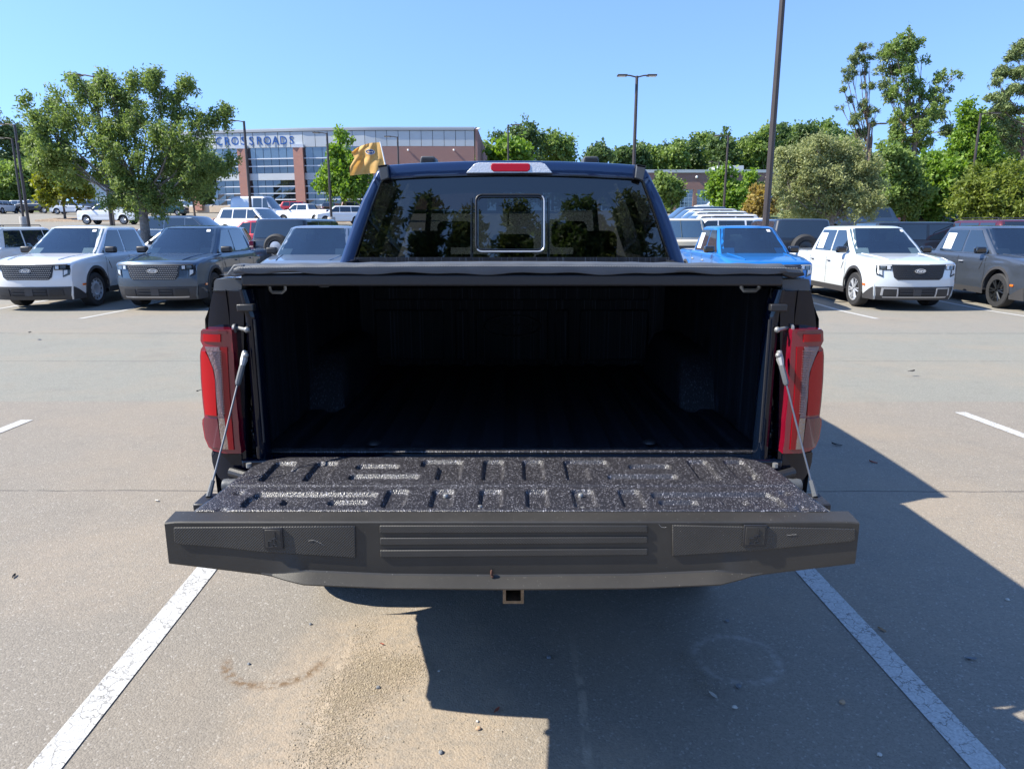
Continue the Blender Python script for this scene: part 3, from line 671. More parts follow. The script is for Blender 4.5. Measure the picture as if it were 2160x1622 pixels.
# roof and pillars, front to rear
def section(y, sc, dz): return [Vector((p.x * sc, y, (p.z - 1.455) * 1 + 1.455 + dz)) for p in o1]
st = [(None, o1), (4.3, section(4.3, 1.0, .012)), (4.9, section(4.9, 1.0, .02)), (5.5, section(5.5, 1, .018)), (6.0, section(6.0, .99, -.0)), (6.2, section(6.2, .985, -.03))]
roof_i = [i for i in range(6, len(o1) - 6)]
roof = hp(MB().grid([[r[i] for i in roof_i] for _, r in st]), 'roof', M['navy'], smooth=60)
sub(MB().grid([[r[i] + Vector((0, 0.03, -.035)) for i in roof_i] for _, r in st]), 'headliner', M['grey_trim'], roof)
n_o = len(o1)
for s in (0, 1):
    ii = [0, 1, 2, 3, 4, 5, 6] if s == 0 else [n_o - 7, n_o - 6, n_o - 5, n_o - 4, n_o - 3, n_o - 2, n_o - 1]
    def at(y, i):
        p = o1[i]; return Vector((p.x, y, p.z + .015))
    for a, b in ((3.93, 4.12), (4.98, 5.10)):
        hp(MB().slab([[at(yv, i) if yv > 3.94 else o1[i] for i in ii] for yv in (a, b)], (.03 if s == 0 else -.03, 0, 0)), 'door_pillar', M['navy'])
    for a, b in ((4.12, 4.98), (5.10, 6.1)):
        hp(MB().grid([[at(yv, i) * 1 for i in ii] for yv in (a, b)]), 'side_window', glass('side_glass_tint', (.10, .115, .12)))
    sg = -1 if s == 0 else 1
    hp(MB().slab([[(sg * .70, 6.2, 1.90), (sg * .66, 6.2, 1.92)], [(sg * .86, 7.0, 1.33), (sg * .80, 7.0, 1.33)]], (0, .04, .03)), 'windshield_pillar', M['navy'])
    # cab side below the windows, fender
    P = []
    for y in np.linspace(3.87, 8.3, 100):
        dy = y - 7.2; r = .46; zb = .48 if abs(dy) > r else max(.48, .40 + math.sqrt(r * r - dy * dy))
        top = 1.38 if y < 6.9 else 1.30 - .08 * (y - 6.9)
        P.append([(sg * (.935 - .03 * ((z - .95) / .5) ** 2), y, z) for z in np.linspace(zb, top, 7)])
    hp(MB().grid(P), 'cab_side', M['navy'])
    # roof ditch moulding
    q = [W(800, 352, 3.9), W(819, 349, 3.9), W(822, 377, 3.9), W(806, 383, 3.9)]
    q = [Vector((abs(p[0]) * sg, p[1] - .035, p[2] + .002)) for p in q]
    g = MB(); a, b, c, d = q
    g.slab([[a, b], [d, c]], (0, .03, 0)); sub(g, 'roof_moulding_end', M['hook'] if False else M['grey_trim'], roof, bevel=.003)
    sub(MB().slab([[a, b], [a + Vector((0, 2.1, .01)), b + Vector((0, 2.1, .01))]], (0, 0, -.01)), 'roof_moulding', M['black_trim'], roof)
hood = hp(MB().grid([[(x, y, z0 - .03 * (x / .9) ** 2) for x in np.linspace(-.88, .88, 9)] for y, z0 in ((6.95, 1.33), (7.6, 1.33), (8.1, 1.27), (8.3, 1.18), (8.36, .9), (8.36, .5))]), 'hood', M['navy'])
hp(MB().grid([[(x * .70, 6.22, 1.925), (x * .83, 7.0, 1.34)] for x in np.linspace(-1, 1, 8)]), 'windshield', glass('windshield_clear', (.72, .8, .78)))
hp(MB().box(-.80, .80, 6.5, 7.0, 1.05, 1.30), 'dashboard', M['seat'], bevel=.06)
hp(MB().box(-.88, .88, 3.95, 6.9, .55, .62), 'cab_floor', M['seat'])
hp(MB().grid([[(x, 3.86, z) for x in (-.86, 0, .86)] for z in (.6, 1.0, 1.455)]), 'cab_back_panel', M['navy'])
for (x, y, w_, hh_) in ((-.42, 5.35, .26, 1.42), (.42, 5.35, .26, 1.42), (-.5, 4.35, .28, 1.36), (.5, 4.35, .28, 1.36), (0, 4.35, .2, 1.34)):
    st_ = hp(MB().box(x - w_, x + w_, y, y + .14, .95, hh_), 'seat_back', M['seat'], bevel=.05, seg=3)
    sub(MB().box(x - .13, x + .13, y, y + .1, hh_ + .05, hh_ + .24), 'headrest', M['seat'], st_, bevel=.045, seg=3)
hp(MB().box(-.82, .82, 4.45, 4.95, .62, .97), 'rear_bench', M['seat'], bevel=.05)
hp(MB().box(-.13, .13, 6.0, 6.05, 1.74, 1.81), 'mirror', M['black_trim'], bevel=.015)
# rear glass (tinted) with slider
def gp(u, v, off=0): x, y, z = W(u, v, yr(v)); return Vector((x, y + .012 - off - .03 * (1 - (x / .8) ** 2) * .0, z))
vs = [600, 560, 520, 473, 430, 396, 384, 378]
P = []
for v in vs:
    ul = np.interp(-v, [-600, -556, -520, -473, -430, -396, -384, -378], [738, 745, 757, 772, 786, 799, 803, 815])
    vv_ = v
    P.append([gp(ul + (2160 - 2 * ul) * i / 16, vv_ - (9 * math.sin(math.pi * i / 16) if v < 390 else 0)) for i in range(17)])
rg = hp(MB().grid(P), 'rear_window', glass('rear_glass_tint', (.055, .062, .068), 1.9), smooth=60)
def rrect(u0, v0, u1, v1, r):
    pts = []
    for cx, cy, a0 in ((u1 - r, v0 + r, -90), (u1 - r, v1 - r, 0), (u0 + r, v1 - r, 90), (u0 + r, v0 + r, 180)):
        for k_ in range(6): a = R(a0 + 18 * k_); pts.append((cx + r * math.cos(a), cy + r * math.sin(a)))
    return pts
rr_ = rrect(1004, 411, 1148, 531, 13)
sub(MB().tube([gp(u, v, .016) for u, v in rr_[2:16]], .0042, 8), 'sliding_pane_frame', M['alloy'], rg)
sub(MB().tube([gp(u, v, .016) for u, v in rr_[15:] + rr_[:3]], .0045, 8), 'sliding_pane_frame', M['black_trim'], rg)  # top and left of the same frame, its shaded sides painted dark
sub(MB().tube([gp(u, v, .014) for u, v in rrect(1008, 415, 1144, 527, 10)], .004, 8, closed=True), 'sliding_pane_seal', M['dark_gloss'], rg)
for u in (995, 1157): sub(MB().tube([gp(u, 418, .0), gp(u, 545, .0)], .006, 6), 'slider_divider', M['dark_gloss'], rg)
sub(MB().tube([gp(u, v, -.01) for u, v in ((1062, 404), (1066, 399), (1082, 401), (1098, 399), (1103, 405))], .003, 6), 'window_latch', M['black_trim'], rg)
# brake light on the roof edge
def bl(pts, off, name, m, par=None):
    g = MB(); n = len(pts); f = [cp(u, v, off) for u, v in pts]; b = [p + Vector((0, .03, 0)) for p in f]
    g.add(f + b, [tuple(range(n)), tuple(range(2 * n - 1, n - 1, -1))] + [(i, (i + 1) % n, n + (i + 1) % n, n + i) for i in range(n)])
    o = g.build(name, m, bevel=.003); o.parent = par or cabring; 
    return o
bk = bl([(984, 366), (1001, 347), (1010, 344.5), (1140, 344.5), (1149, 347), (1165, 366)], .030, 'high_brake_light', M['clear_lens'])
bl([(1036, 349), (1039, 346), (1114, 346), (1118, 349), (1118, 359), (1112, 363.5), (1042, 363.5), (1036, 359)], .034, 'brake_lens', M['red_bright'], bk)
bl([(984, 367.5), (984, 366), (1165, 366), (1165, 367.5)], .034, 'brake_light_gasket', M['dark_gloss'], bk)
for u0, u1 in ((884, 921), (1228, 1266)):
    a = W(u0, 346, 4.25); b = W(u1, 330, 4.25); g = MB()
    z0, z1 = a[2] - .02, b[2]; x0, x1 = a[0], b[0]; ins = .010
    fr = sub(MB().prism([(x0, z0), (x0 + ins, z1 - .006), (x0 + ins + .008, z1), (x1 - ins - .008, z1), (x1 - ins, z1 - .006), (x1, z0)], 4.25, 4.42), 'roof_bracket', M['grey_trim'], roof, bevel=.004)
    sub(MB().prism([(x0 + .014, z0), (x0 + ins + .010, z1 - .012), (x1 - ins - .010, z1 - .012), (x1 - .014, z0)], 4.244, 4.26), 'bracket_face', M['black_trim'], fr)
# ---- under and behind
P = []
for i in range(41):
    x = -.94 + 1.88 * i / 40; c = .05 * (abs(x) / .92) ** 4; zb_ = float(np.interp(abs(x), [0, .45, .6, .92], [.592, .595, .625, .632]))
    P.append([(x, 2.06 + c, zb_), (x, 2.035 + c, zb_ + .01), (x, 2.03 + c, zb_ + .03), (x, 2.03 + c, .68), (x, 2.05 + c, .70), (x, 2.18 + c * .3, .70), (x, 2.18, zb_)])
g = MB().grid(P, closev=True); g.f.append(tuple(range(7))); g.f.append(tuple(40 * 7 + i for i in range(7))[::-1])
bumper = hp(g, 'rear_bumper', M['grey_trim'], smooth=30)
sub(MB().box(-.27, .27, 2.0, 2.12, .563, .575), 'bumper_lower_lip', M['grey_trim'], bumper)
hit = hp(MB().slab([[(-.038, 1.93, .53), (.038, 1.93, .53)], [(-.038, 1.93, .588), (.038, 1.93, .588)]], (0, .004, 0)), 'hitch_receiver', M['bronze']) if False else None
g = MB()
xo, zo0, zo1 = .031, .545, .600
for (x0, x1, z0, z1) in ((-xo, -xo + .009, zo0, zo1), (xo - .009, xo, zo0, zo1), (-xo + .009, xo - .009, zo0, zo0 + .009), (-xo + .009, xo - .009, zo1 - .009, zo1)): g.box(x0 + .004, x1 + .004, 1.93, 2.3, z0, z1)
hit = hp(g, 'hitch_receiver', mat('worn_receiver_steel', (.20, .15, .10), .55, .5, var=.4, vscale=60))
hp(MB().tube([(-.7, 2.35, .55), (.7, 2.35, .55)], .04, 10), 'hitch_beam', M['black_trim'])
hp(MB().tube([(-.8, 3.2, .40), (.8, 3.2, .40)], .05, 10).ball((0, 3.2, .40), .14, 8), 'rear_axle', M['black_trim'])
for s in (-1, 1): hp(MB().box(s * .45 - .05, s * .45 + .05, 2.25, 8, .48, .62), 'frame_rail', M['black_trim'])
tyre_prof = [(.215, -.11), (.30, -.135), (.36, -.135), (.385, -.12), (.395, -.08), (.397, 0), (.395, .08), (.385, .12), (.36, .135), (.30, .135), (.215, .11)]
for sx_, yw in ((-1, 3.2), (1, 3.2), (-1, 7.2), (1, 7.2)):
    wh = hp(MB().lathe(tyre_prof, (sx_ * .80, yw, .395), 'x', 40), 'wheel', M['tyre'])
    sub(MB().lathe([(.0, .09 * sx_), (.05, .09 * sx_), (.12, .06 * sx_), (.21, .10 * sx_), (.22, 0), (.21, -.09 * sx_), (0, -.05 * sx_)], (sx_ * .80, yw, .395), 'x', 24), 'rim', M['dark_alloy'], wh)
# flag on the cab
fl = tag(empty('car_flag', (0, 0, 0)), 'golden flag with a blue oval badge fluttering above the cab of the navy truck', 'flag')
ft, fb = Vector(W(802, 300, 5.0)), Vector(W(818, 372, 5.0))
fb2 = fb + (fb - ft) * .9
MB().tube([ft + Vector((0, 0, .002)), fb2], [.004, .006], 8).build('flag_staff', M['white_decal'], fl)
m_flag = mat('golden_cloth', (.66, .40, .13), .7, var=.12, vscale=20)
n_ = m_flag.node_tree; tb = n_.nodes.new('ShaderNodeBsdfTranslucent'); tb.inputs[0].default_value = (.7, .38, .09, 1); mx = n_.nodes.new('ShaderNodeMixShader'); mx.inputs[0].default_value = .35
n_.links.new(n_.nodes['Principled BSDF'].outputs[0], mx.inputs[1]); n_.links.new(tb.outputs[0], mx.inputs[2]); n_.links.new(mx.outputs[0], n_.nodes['Material Output'].inputs[0])
def flag_pt(a, b, off=0):
    uL = np.interp(b, [0, .25, .5, .75, 1], [752, 741, 748, 738, 738]); vL = np.interp(b, [0, .25, .5, .75, 1], [313, 322, 334, 352, 371])
    uR = 801 + 16 * b; vR = 301 + 62 * b
    u = uR + (uL - uR) * a; v = vR + (vL - vR) * a + 2.5 * math.sin(a * 3.1) * (1 - b) * -1.5
    y = 5.0 + .03 * math.sin(a * 9 + b * 3) * a + .012 * math.sin(a * 17 - b * 7) * a ** .5 + .05 * a
    return Vector(W(u, v, y)) - Vector((0, off, 0))
flg = MB().grid([[flag_pt(i / 28, j / 20) for j in range(21)] for i in range(29)]).build('flag_cloth', m_flag, fl, smooth=80)
def oval(a0, b0, ra, rb, off, m, name):
    g = MB(); n = 24; vs_ = [flag_pt(a0, b0, off)] + [flag_pt(a0 + ra * math.cos(2 * math.pi * i / n), b0 + rb * math.sin(2 * math.pi * i / n), off) for i in range(n)]
    g.add(vs_, [(0, 1 + i, 1 + (i + 1) % n) for i in range(n)]); return g.build(name, m, flg)
oval(.40, .33, .16, .095, .002, M['white_decal'], 'oval_border'); oval(.40, .33, .145, .08, .003, M['blue_oval'], 'oval_badge')
c_ = flag_pt(.40, .33, .005); text_obj('badge_lettering', 'Ford', .016, M['white_decal'], flg, .0005, .3, Matrix.Translation(c_) @ Matrix.Rotation(R(90), 4, 'X') @ Matrix.Diagonal((1.2, .9, 1, 1)))
pale = mat('pale_flag_print', (.75, .5, .28), .7)

# ------------------------------------------------------------------ parked vehicles
# local frame: +x forward, z up, origin on the ground under the centre
M['win'] = mat('dark_window_glass', (.012, .02, .03), .03, 0, .5, coat=1, ior=1.6)
M['wind'] = mat('windshield_glass', (.03, .06, .085), .03, 0, .8, coat=1, ior=2.1)
M['cladding'] = mat('grey_cladding', (.042, .041, .043), .6, bump=.2, bscale=200)
M['lens_dark'] = mat('headlight_interior', (.10, .11, .12), .15, .4, coat=1)
M['wclear'] = glass('windshield_clear_glass', (.42, .50, .50), 2.7); M['wrear'] = glass('rear_tinted_glass', (.35, .40, .40), 1.6)
M['silver_trim'] = mat('silver_trim', (.45, .46, .48), .35, .5)
M['shut'] = mat('shut_line', (.01, .01, .012), .7)
PAINT = {
 'white': paint('oxford_white_paint', (.74, .74, .73), 0, .3), 'offwhite': paint('pearl_white_paint', (.62, .66, .68), .1, .3),
 'slate': paint('blue_grey_paint', (.055, .085, .125), .55), 'silverblue': paint('silver_blue_paint', (.20, .24, .29), .5),
 'blue': paint('bright_blue_paint', (.006, .17, .52), .3), 'grey': paint('mid_grey_paint', (.075, .09, .115), .5),
 'black': paint('black_paint', (.012, .014, .018), .2), 'charcoal': paint('charcoal_paint', (.03, .036, .045), .4), 'red': paint('red_paint', (.42, .015, .02), .2),
 'maroon': paint('maroon_paint', (.09, .008, .015), .3), 'cream': paint('cream_paint', (.52, .47, .36), 0), 'silver': paint('silver_paint', (.42, .44, .46), .5),
 'teal': paint('dark_teal_paint', (.01, .07, .085), .4), 'bronze': paint('bronze_paint', (.10, .055, .035), .4)}

class Shell:
    """lower body: stations along the upper profile, each a full cross-section with wheel arches cut in its lower edge"""
    def __init__(s, prof, hw, zb, wheels, r_arch, nose=.16, tail=.05, round_=.05, waist=.04, step=.07):
        s.hw, s.zb, s.wheels, s.ra, s.nose, s.tail, s.waist = hw, zb, wheels, r_arch, nose, tail, waist
        st = [prof[0]]
        for a, b in zip(prof, prof[1:]):
            n = max(1, int(math.hypot(b[0] - a[0], b[1] - a[1]) / step))
            for i in range(1, n + 1): st.append((a[0] + (b[0] - a[0]) * i / n, a[1] + (b[1] - a[1]) * i / n))
        s.st = st; s.xf = max(p[0] for p in st); s.xr = min(p[0] for p in st); s.round = round_
    def y_at(s, x, z):
        k = 1 - s.waist * ((z - .75) / .5) ** 2
        k *= 1 - .05 * max(0, (x - (s.xf - 1.0))) ** 2 * 1.2 - .03 * max(0, (s.xr + .8) - x)
        y = s.hw * k
        y += .010 * math.exp(-((z - .97) / .035) ** 2) - .012 * math.exp(-((z - .70) / .10) ** 2)
        for wx in s.wheels:
            d = math.hypot(x - wx, z - s.ra * .92)
            y += .022 * math.exp(-((d - s.ra) / .11) ** 2)
        return y
    def px(s, x, t):
        f = max(0, (x - (s.xf - .9)) / .9); r = max(0, ((s.xr + .6) - x) / .6)
        return x - s.nose * abs(t) ** 3 * f + s.tail * abs(t) ** 3 * r
    def mesh(s):
        T = [-1, -.985, -.95, -.88, -.7, -.45, -.2, 0, .2, .45, .7, .88, .95, .985, 1]
        D = {1: 1, .985: .45, .95: .16, .88: .03}
        P = []
        for (x, z) in s.st:
            zb = s.zb
            for wx in s.wheels:
                d = abs(x - wx)
                if d < s.ra: zb = max(zb, s.ra * .92 + math.sqrt(s.ra ** 2 - d * d) * .98 - .0)
            zb = min(zb, z)
            row = []
            zs = z - s.round if z - s.round > zb else zb + (z - zb) * .5
            n = 14
            for j in range(n):
                zz = zb + (zs - zb) * j / (n - 1); row.append((s.px(x, 1), -s.y_at(x, zz), zz))
            for t in T[1:-1]:
                dz = D.get(abs(t), 0) * (z - zs); row.append((s.px(x, t), t * s.y_at(x, z - dz), z - dz + .02 * (1 - t * t) * (1 if z > .9 else 0)))
            for j in range(n):
                zz = zs + (zb - zs) * j / (n - 1); row.append((s.px(x, 1), s.y_at(x, zz), zz))
            P.append(row)
        return MB().grid(P)
    def front(s, t, z, off=0):
        """point on the front face"""
        xs_ = [p for p in s.st if p[0] > s.xf - .35]; zz = [p[1] for p in xs_]; 
        x = float(np.interp(z, zz[:int(np.argmax(zz)) + 1], [p[0] for p in xs_][:int(np.argmax(zz)) + 1]))
        return (s.px(x, t) + off, t * s.y_at(x, z), z)
    def patch(s, c, off, thick=.03, n=8, m=3):
        """c: four (t, z) corners: bl, br, tr, tl on the front face"""
        P = []
        for j in range(m + 1):
            v = j / m; row = []
            for i in range(n + 1):
                u = i / n
                t = (c[0][0] * (1 - u) + c[1][0] * u) * (1 - v) + (c[3][0] * (1 - u) + c[2][0] * u) * v
                z = (c[0][1] * (1 - u) + c[1][1] * u) * (1 - v) + (c[3][1] * (1 - u) + c[2][1] * u) * v
                row.append(s.front(t, z, off))
            P.append(row)
        return MB().slab(P, (-thick, 0, 0))
class Cabin:
    def __init__(s, xb, xt, rt, rb, zb, zt, yb, yt):
        s.c = (xb, xt, rt, rb, zb, zt, yb, yt)
    def ring(s, h, inset=0):
        xb, xt, rt, rb, zb, zt, yb, yt = s.c
        xf = xb + (xt - xb) * h - inset; xr = rb + (rt - rb) * h + inset; y = yb + (yt - yb) * (h ** 1.15) - inset; r = .10 + .06 * h
        pts = []
        for cx, cy, a0 in ((xf - r, y - r, 0), (xr + r, y - r, 90), (xr + r, -y + r, 180), (xf - r, -y + r, 270)):
            for k_ in range(5): a = R(a0 + 22.5 * k_); pts.append([cx + r * math.cos(a), cy + r * math.sin(a)])
        for p in pts:                       # bowed windshield
            p[0] += .09 * (1 - (p[1] / y) ** 2) * (1 if p[0] > (xf + xr) / 2 else -.3)
        return pts
    def densify(s, pts):
        o = []
        for i, p in enumerate(pts):
            q = pts[(i + 1) % len(pts)]; n = 10 if math.hypot(q[0] - p[0], q[1] - p[1]) > .3 else 1
            for k_ in range(n): o.append((p[0] + (q[0] - p[0]) * k_ / n, p[1] + (q[1] - p[1]) * k_ / n))
        return o
    def mesh(s, holes=False):
        zb, zt = s.c[4], s.c[5]; P = []
        for h in (0, .23, .46, .7, .93): P.append([(x, y, zb + (zt - zb) * h) for x, y in s.ringb(h)])
        for ins, dz in ((.02, .965), (.055, .99), (.15, 1.01), (.35, 1.03)): P.append([(x, y, zb + (zt - zb) * dz) for x, y in s.ringb(1, ins)])
        g = MB().grid(P, closev=True); n = len(P[0]); g.f.append(tuple(len(g.v) - n + i for i in range(n)))
        if holes:
            mid = (s.c[0] + s.c[3]) / 2; keep = []
            for f in g.f:
                c = [sum(g.v[i][k] for i in f) / len(f) for k in range(3)]
                if len(f) == 4 and c[2] < zb + (zt - zb) * .93 and abs(c[1]) < s.c[7] * .86 and all(abs(g.v[i][1]) < s.c[6] - .09 for i in f): continue
                keep.append(f)
            g.f = keep
        return g
    def ringb(s, h, ins=0):
        base = s.ring(h, ins); o = []
        n = 6
        for i in range(20):
            p = base[i]; q = base[(i + 1) % 20]
            if i % 5 == 4:
                xf = None
                for k_ in range(n):
                    f = k_ / n; y = p[1] + (q[1] - p[1]) * f; x = p[0] + (q[0] - p[0]) * f
                    if i in (9, 19):
                        yy_ = abs(p[1]) or 1; x0 = p[0]; bow = (.09 if i == 19 else -.027) * ((abs(p[1]) / (abs(p[1]) + .1)) ** 2)
                        x = x0 + bow * (1 - (y / p[1]) ** 2)
                    o.append((x, y))
            else: o.append(tuple(p))
        return o
    def side(s, x, h, sg, off=.006):
        """point on the side glass at longitudinal x and height fraction h"""
        yb, yt = s.c[6], s.c[7]; zb, zt = s.c[4], s.c[5]
        return (x, sg * (yb + (yt - yb) * (h ** 1.15) + off), zb + (zt - zb) * h)
    def fr(s, t, h, off=.008, rear=False):
        """point on the windshield (or rear glass), read from the cabin's own outline"""
        xb, xt, rt, rb, zb, zt, yb, yt = s.c; y = t * (yb + (yt - yb) * (h ** 1.15)); mid = (xb + rb) / 2
        pts = sorted([(p[1], p[0]) for p in s.ringb(min(h, .93)) if (p[0] > mid) != rear])
        x = float(np.interp(y, [p[0] for p in pts], [p[1] for p in pts]))
        return (x + (off if not rear else -off), y, zb + (zt - zb) * h)
    def quad_side(s, c, sg, off=.006, n=6, m=3):
        P = []
        for j in range(m + 1):
            v = j / m; row = []
            for i in range(n + 1):
                u = i / n
                x = (c[0][0] * (1 - u) + c[1][0] * u) * (1 - v) + (c[3][0] * (1 - u) + c[2][0] * u) * v
                h = (c[0][1] * (1 - u) + c[1][1] * u) * (1 - v) + (c[3][1] * (1 - u) + c[2][1] * u) * v
                row.append(s.side(x, h, sg, off))
            P.append(row)
        return MB().slab(P, (0, -sg * .012, 0))
    def quad_front(s, t0, t1, h0, h1, rear=False, off=.008, n=14, m=4, tt=None):
        P = [[s.fr(t, h0 + (h1 - h0) * j / m, off, rear) for t in np.linspace(t0 * (1 if tt is None else 1), t1, n + 1)] for j in range(m + 1)]
        return MB().slab(P, ((-.012 if not rear else .012), 0, 0))

wheel_cache = {}
def add_wheel(root, x, y, r, style, detail=True, wd=.115):
    sg = 1 if y > 0 else -1
    key = (r, style, sg, detail, wd)
    if key not in wheel_cache:
        n = 36 if detail else 18; ri = r * .66
        ty = MB().lathe([(ri, -wd), (r * .93, -wd), (r * .985, -wd * .85), (r, -wd * .4), (r, wd * .4), (r * .985, wd * .85), (r * .93, wd), (ri, wd)], (0, 0, 0), 'y', n)
        o1_ = ty.build('wheel', M['tyre'])
        g = MB(); f = sg * wd * .8
        m_ = {'steel': M['alloy'], 'alloy': M['alloy'], 'dark': M['dark_alloy'], 'machined': M['alloy']}[style]
        g.lathe([(ri * 1.03, f * 1.2), (ri * .95, f * 1.2), (ri * .9, f * .5), (ri * .9, -wd * sg)], (0, 0, 0), 'y', n)
        if style == 'steel':
            g.lathe([(ri * .92, f * .85), (ri * .78, f * .95), (ri * .5, f * 1.15), (ri * .35, f * .9), (0, f * .9)], (0, 0, 0), 'y', n)
            h_ = MB()
            for k_ in range(12):
                a = 2 * math.pi * k_ / 12; h_.ball((ri * .80 * math.cos(a), f * .98, ri * .80 * math.sin(a)), ri * .085, 4, (1, .3, 1))
        else:
            ns = 6 if style != 'alloy' else 7
            for k_ in range(ns):
                a = 2 * math.pi * k_ / ns
                for da in (-.16, .16):
                    p0 = (ri * .16 * math.cos(a), f * 1.05, ri * .16 * math.sin(a)); p1 = (ri * .95 * math.cos(a + da), f * 1.15, ri * .95 * math.sin(a + da))
                    g.tube([p0, p1], [ri * .085, ri * .06], 5)
            g.lathe([(ri * .22, f * .5), (ri * .2, f * .95), (0, f * .95)], (0, 0, 0), 'y', 14)
            h_ = MB().lathe([(ri * .88, f * .1), (0, f * .1)], (0, 0, 0), 'y', n)
        wheel_cache[key] = (o1_.data, g.build('rim', m_).data, h_.build('brake_disc', M['shut']).data)
        for q in list(bpy.data.objects):
            if q.name.split('.')[0] in ('wheel', 'rim', 'brake_disc') and q.parent is None: bpy.data.objects.remove(q)
    d = wheel_cache[key]
    wo = bpy.data.objects.new('wheel', d[0]); col.objects.link(wo); wo.parent = root; wo.location = (x, y - sg * wd, r)
    for dd, nm in ((d[1], 'rim'), (d[2], 'brake_disc')):
        ro = bpy.data.objects.new(nm, dd); col.objects.link(ro); ro.parent = wo
    return wo

def vehicle(name, label, cat, X, Y, rz, spec, pc, group=None, wheel='alloy', detail=1, zoff=0, scale=1):
    root = tag(empty(name, (X, Y, gz(Y) + zoff), rz), label, cat, group); root.scale = (scale,) * 3
    sp = dict(spec); pm = PAINT[pc]
    sh = Shell(sp['prof'], sp['hw'], sp['zb'], sp['wh'], sp['ra'], sp.get('nose', .16), step=.07 if detail else .12)
    body = sh.mesh().build('body', pm, root, smooth=32)
    cb = Cabin(*sp['cab']); cb.mesh(bool(detail)).build('cabin', PAINT[sp['roofpaint']] if 'roofpaint' in sp else pm, root, smooth=40)
    # underside
    MB().box(sh.xr + .15, sh.xf - .25, -sp['hw'] + .14, sp['hw'] - .14, sp['zb'] - .05, sp['zb'] + .5).build('underbody', M['shut'], root)
    for wx in sp['wh']:
        for sg in (-1, 1):
            add_wheel(root, wx, sg * (sp['hw'] - .01), sp['r'], wheel, detail > 0)
            if detail:   # arch trim
                P = []
                for a in np.linspace(-.12, math.pi + .12, 26):
                    x = wx + (sp['ra']) * math.cos(a); z = sp['ra'] * .92 + sp['ra'] * .98 * math.sin(a)
                    x2 = wx + (sp['ra'] + .05) * math.cos(a); z2 = sp['ra'] * .92 + (sp['ra'] + .05) * math.sin(a)
                    if z < sp['zb'] - .02: continue
                    y = sg * sh.y_at(x, z); P.append([(sh.px(x, 1), y - sg * .10, z), (sh.px(x, 1), y + sg * .012, z), (sh.px(x2, 1), sg * sh.y_at(x2, z2) + sg * .010, z2), (sh.px(x2, 1), sg * sh.y_at(x2, z2) - sg * .01, z2 + .004)])
                MB().grid(P).build('wheel_arch_trim', M['cladding'] if sp.get('clad', True) else pm, root)
    # glass
    xb, xt, rt, rb, zb, zt, yb, yt = sp['cab']
    cb.quad_front(-.93, .93, .0 if detail else .06, .91).build('windshield', M['wclear'] if detail else M['wind'], root)
    if detail:      # what shows through the glass
        MB().box(rb + .05, xb - .02, -yb + .07, yb - .07, zb + .02, zb + .035).build('interior_floor', M['seat'], root)
        MB().prism([(xb - .05, zb + .03), (xb - .08, zb + .05), (xb - .35, zb + .10), (xb - .55, zb + .08), (xb - .58, zb + .03)], -yb + .10, yb - .10).build('dashboard', M['seat'], root)
        MB().tube([(xb - .62 + .03 * math.sin(a), .36 + .17 * math.cos(a), zb + .10 + .13 * math.sin(a)) for a in np.linspace(0, 2 * math.pi, 18, endpoint=False)], .014, 6, closed=True).build('steering_wheel', M['black_trim'], root)
        MB().box(xt - .10, xt - .02, -.10, .10, zt - .20, zt - .11).build('rear_view_mirror', M['black_trim'], root, bevel=.02)
        for sy_ in (-.36, .36):
            se = MB().box(xb - 1.28, xb - 1.10, sy_ - .24, sy_ + .24, zb + .02, zb + .27).build('seat', M['seat'], root, bevel=.06)
            MB().box(xb - 1.28, xb - 1.16, sy_ - .12, sy_ + .12, zb + .29, zb + .45).build('headrest', M['seat'], se, bevel=.04)
    if not sp.get('norear'): cb.quad_front(-.9, .9, .0 if detail else .15, .92, rear=True).build('rear_window', M['wrear'] if detail else M['win'], root)
    for sg in (-1, 1):
        for (a0, a1, b0, b1) in sp['side']:
            cb.quad_side([(a0, .07), (b0, .07), (b1, .86), (a1, .86)], sg).build('side_window', M['win'], root)
    if sp.get('trim_roof'):
        for sg in (-1, 1): MB().tube([(xt - .25, sg * (yt - .08), zt + .03), (xt - .3, sg * (yt - .08), zt + .07), (rt + .3, sg * (yt - .08), zt + .07), (rt + .2, sg * (yt - .08), zt + .02)], .016, 6).build('roof_rail', M['black_trim'], root)
    if sp.get('spare'):
        zc = sp.get('spare_z', 1.02)
        MB().lathe([(0, -.1), (.24, -.1), (.33, -.11), (.38, -.06), (.39, .03), (.36, .1), (0, .1)], (sh.xr - .10, 0, zc), 'x', 30).build('spare_tyre', M['tyre'], root)
        MB().lathe([(.23, -.02), (.22, 0), (.08, -.03), (0, -.03)], (sh.xr - .19, 0, zc), 'x', 20).build('spare_rim', M['alloy'] if sp.get('spare_bright') else M['dark_alloy'], root)
    # lamps
    for sg in (-1, 1):
        z0, z1 = sp['tail']; x = sh.xr + .02
        MB().box(x - .03, x + .07, min(sg * (sp['hw'] - .20), sg * (sp['hw'] - .05)), max(sg * (sp['hw'] - .20), sg * (sp['hw'] - .05)), z0, z1).build('tail_lamp', M['red_deep'], root, bevel=.015)
    kind = sp['kind']
    if kind == 'pickup':
        # bed opening and rail caps
        MB().box(sh.xr + .08, rb - .08, -sp['hw'] + .13, sp['hw'] - .13, sp['rail'] - .3, sp['rail'] + .032).build('cargo_bed', M['black_trim'], root, bevel=.01)
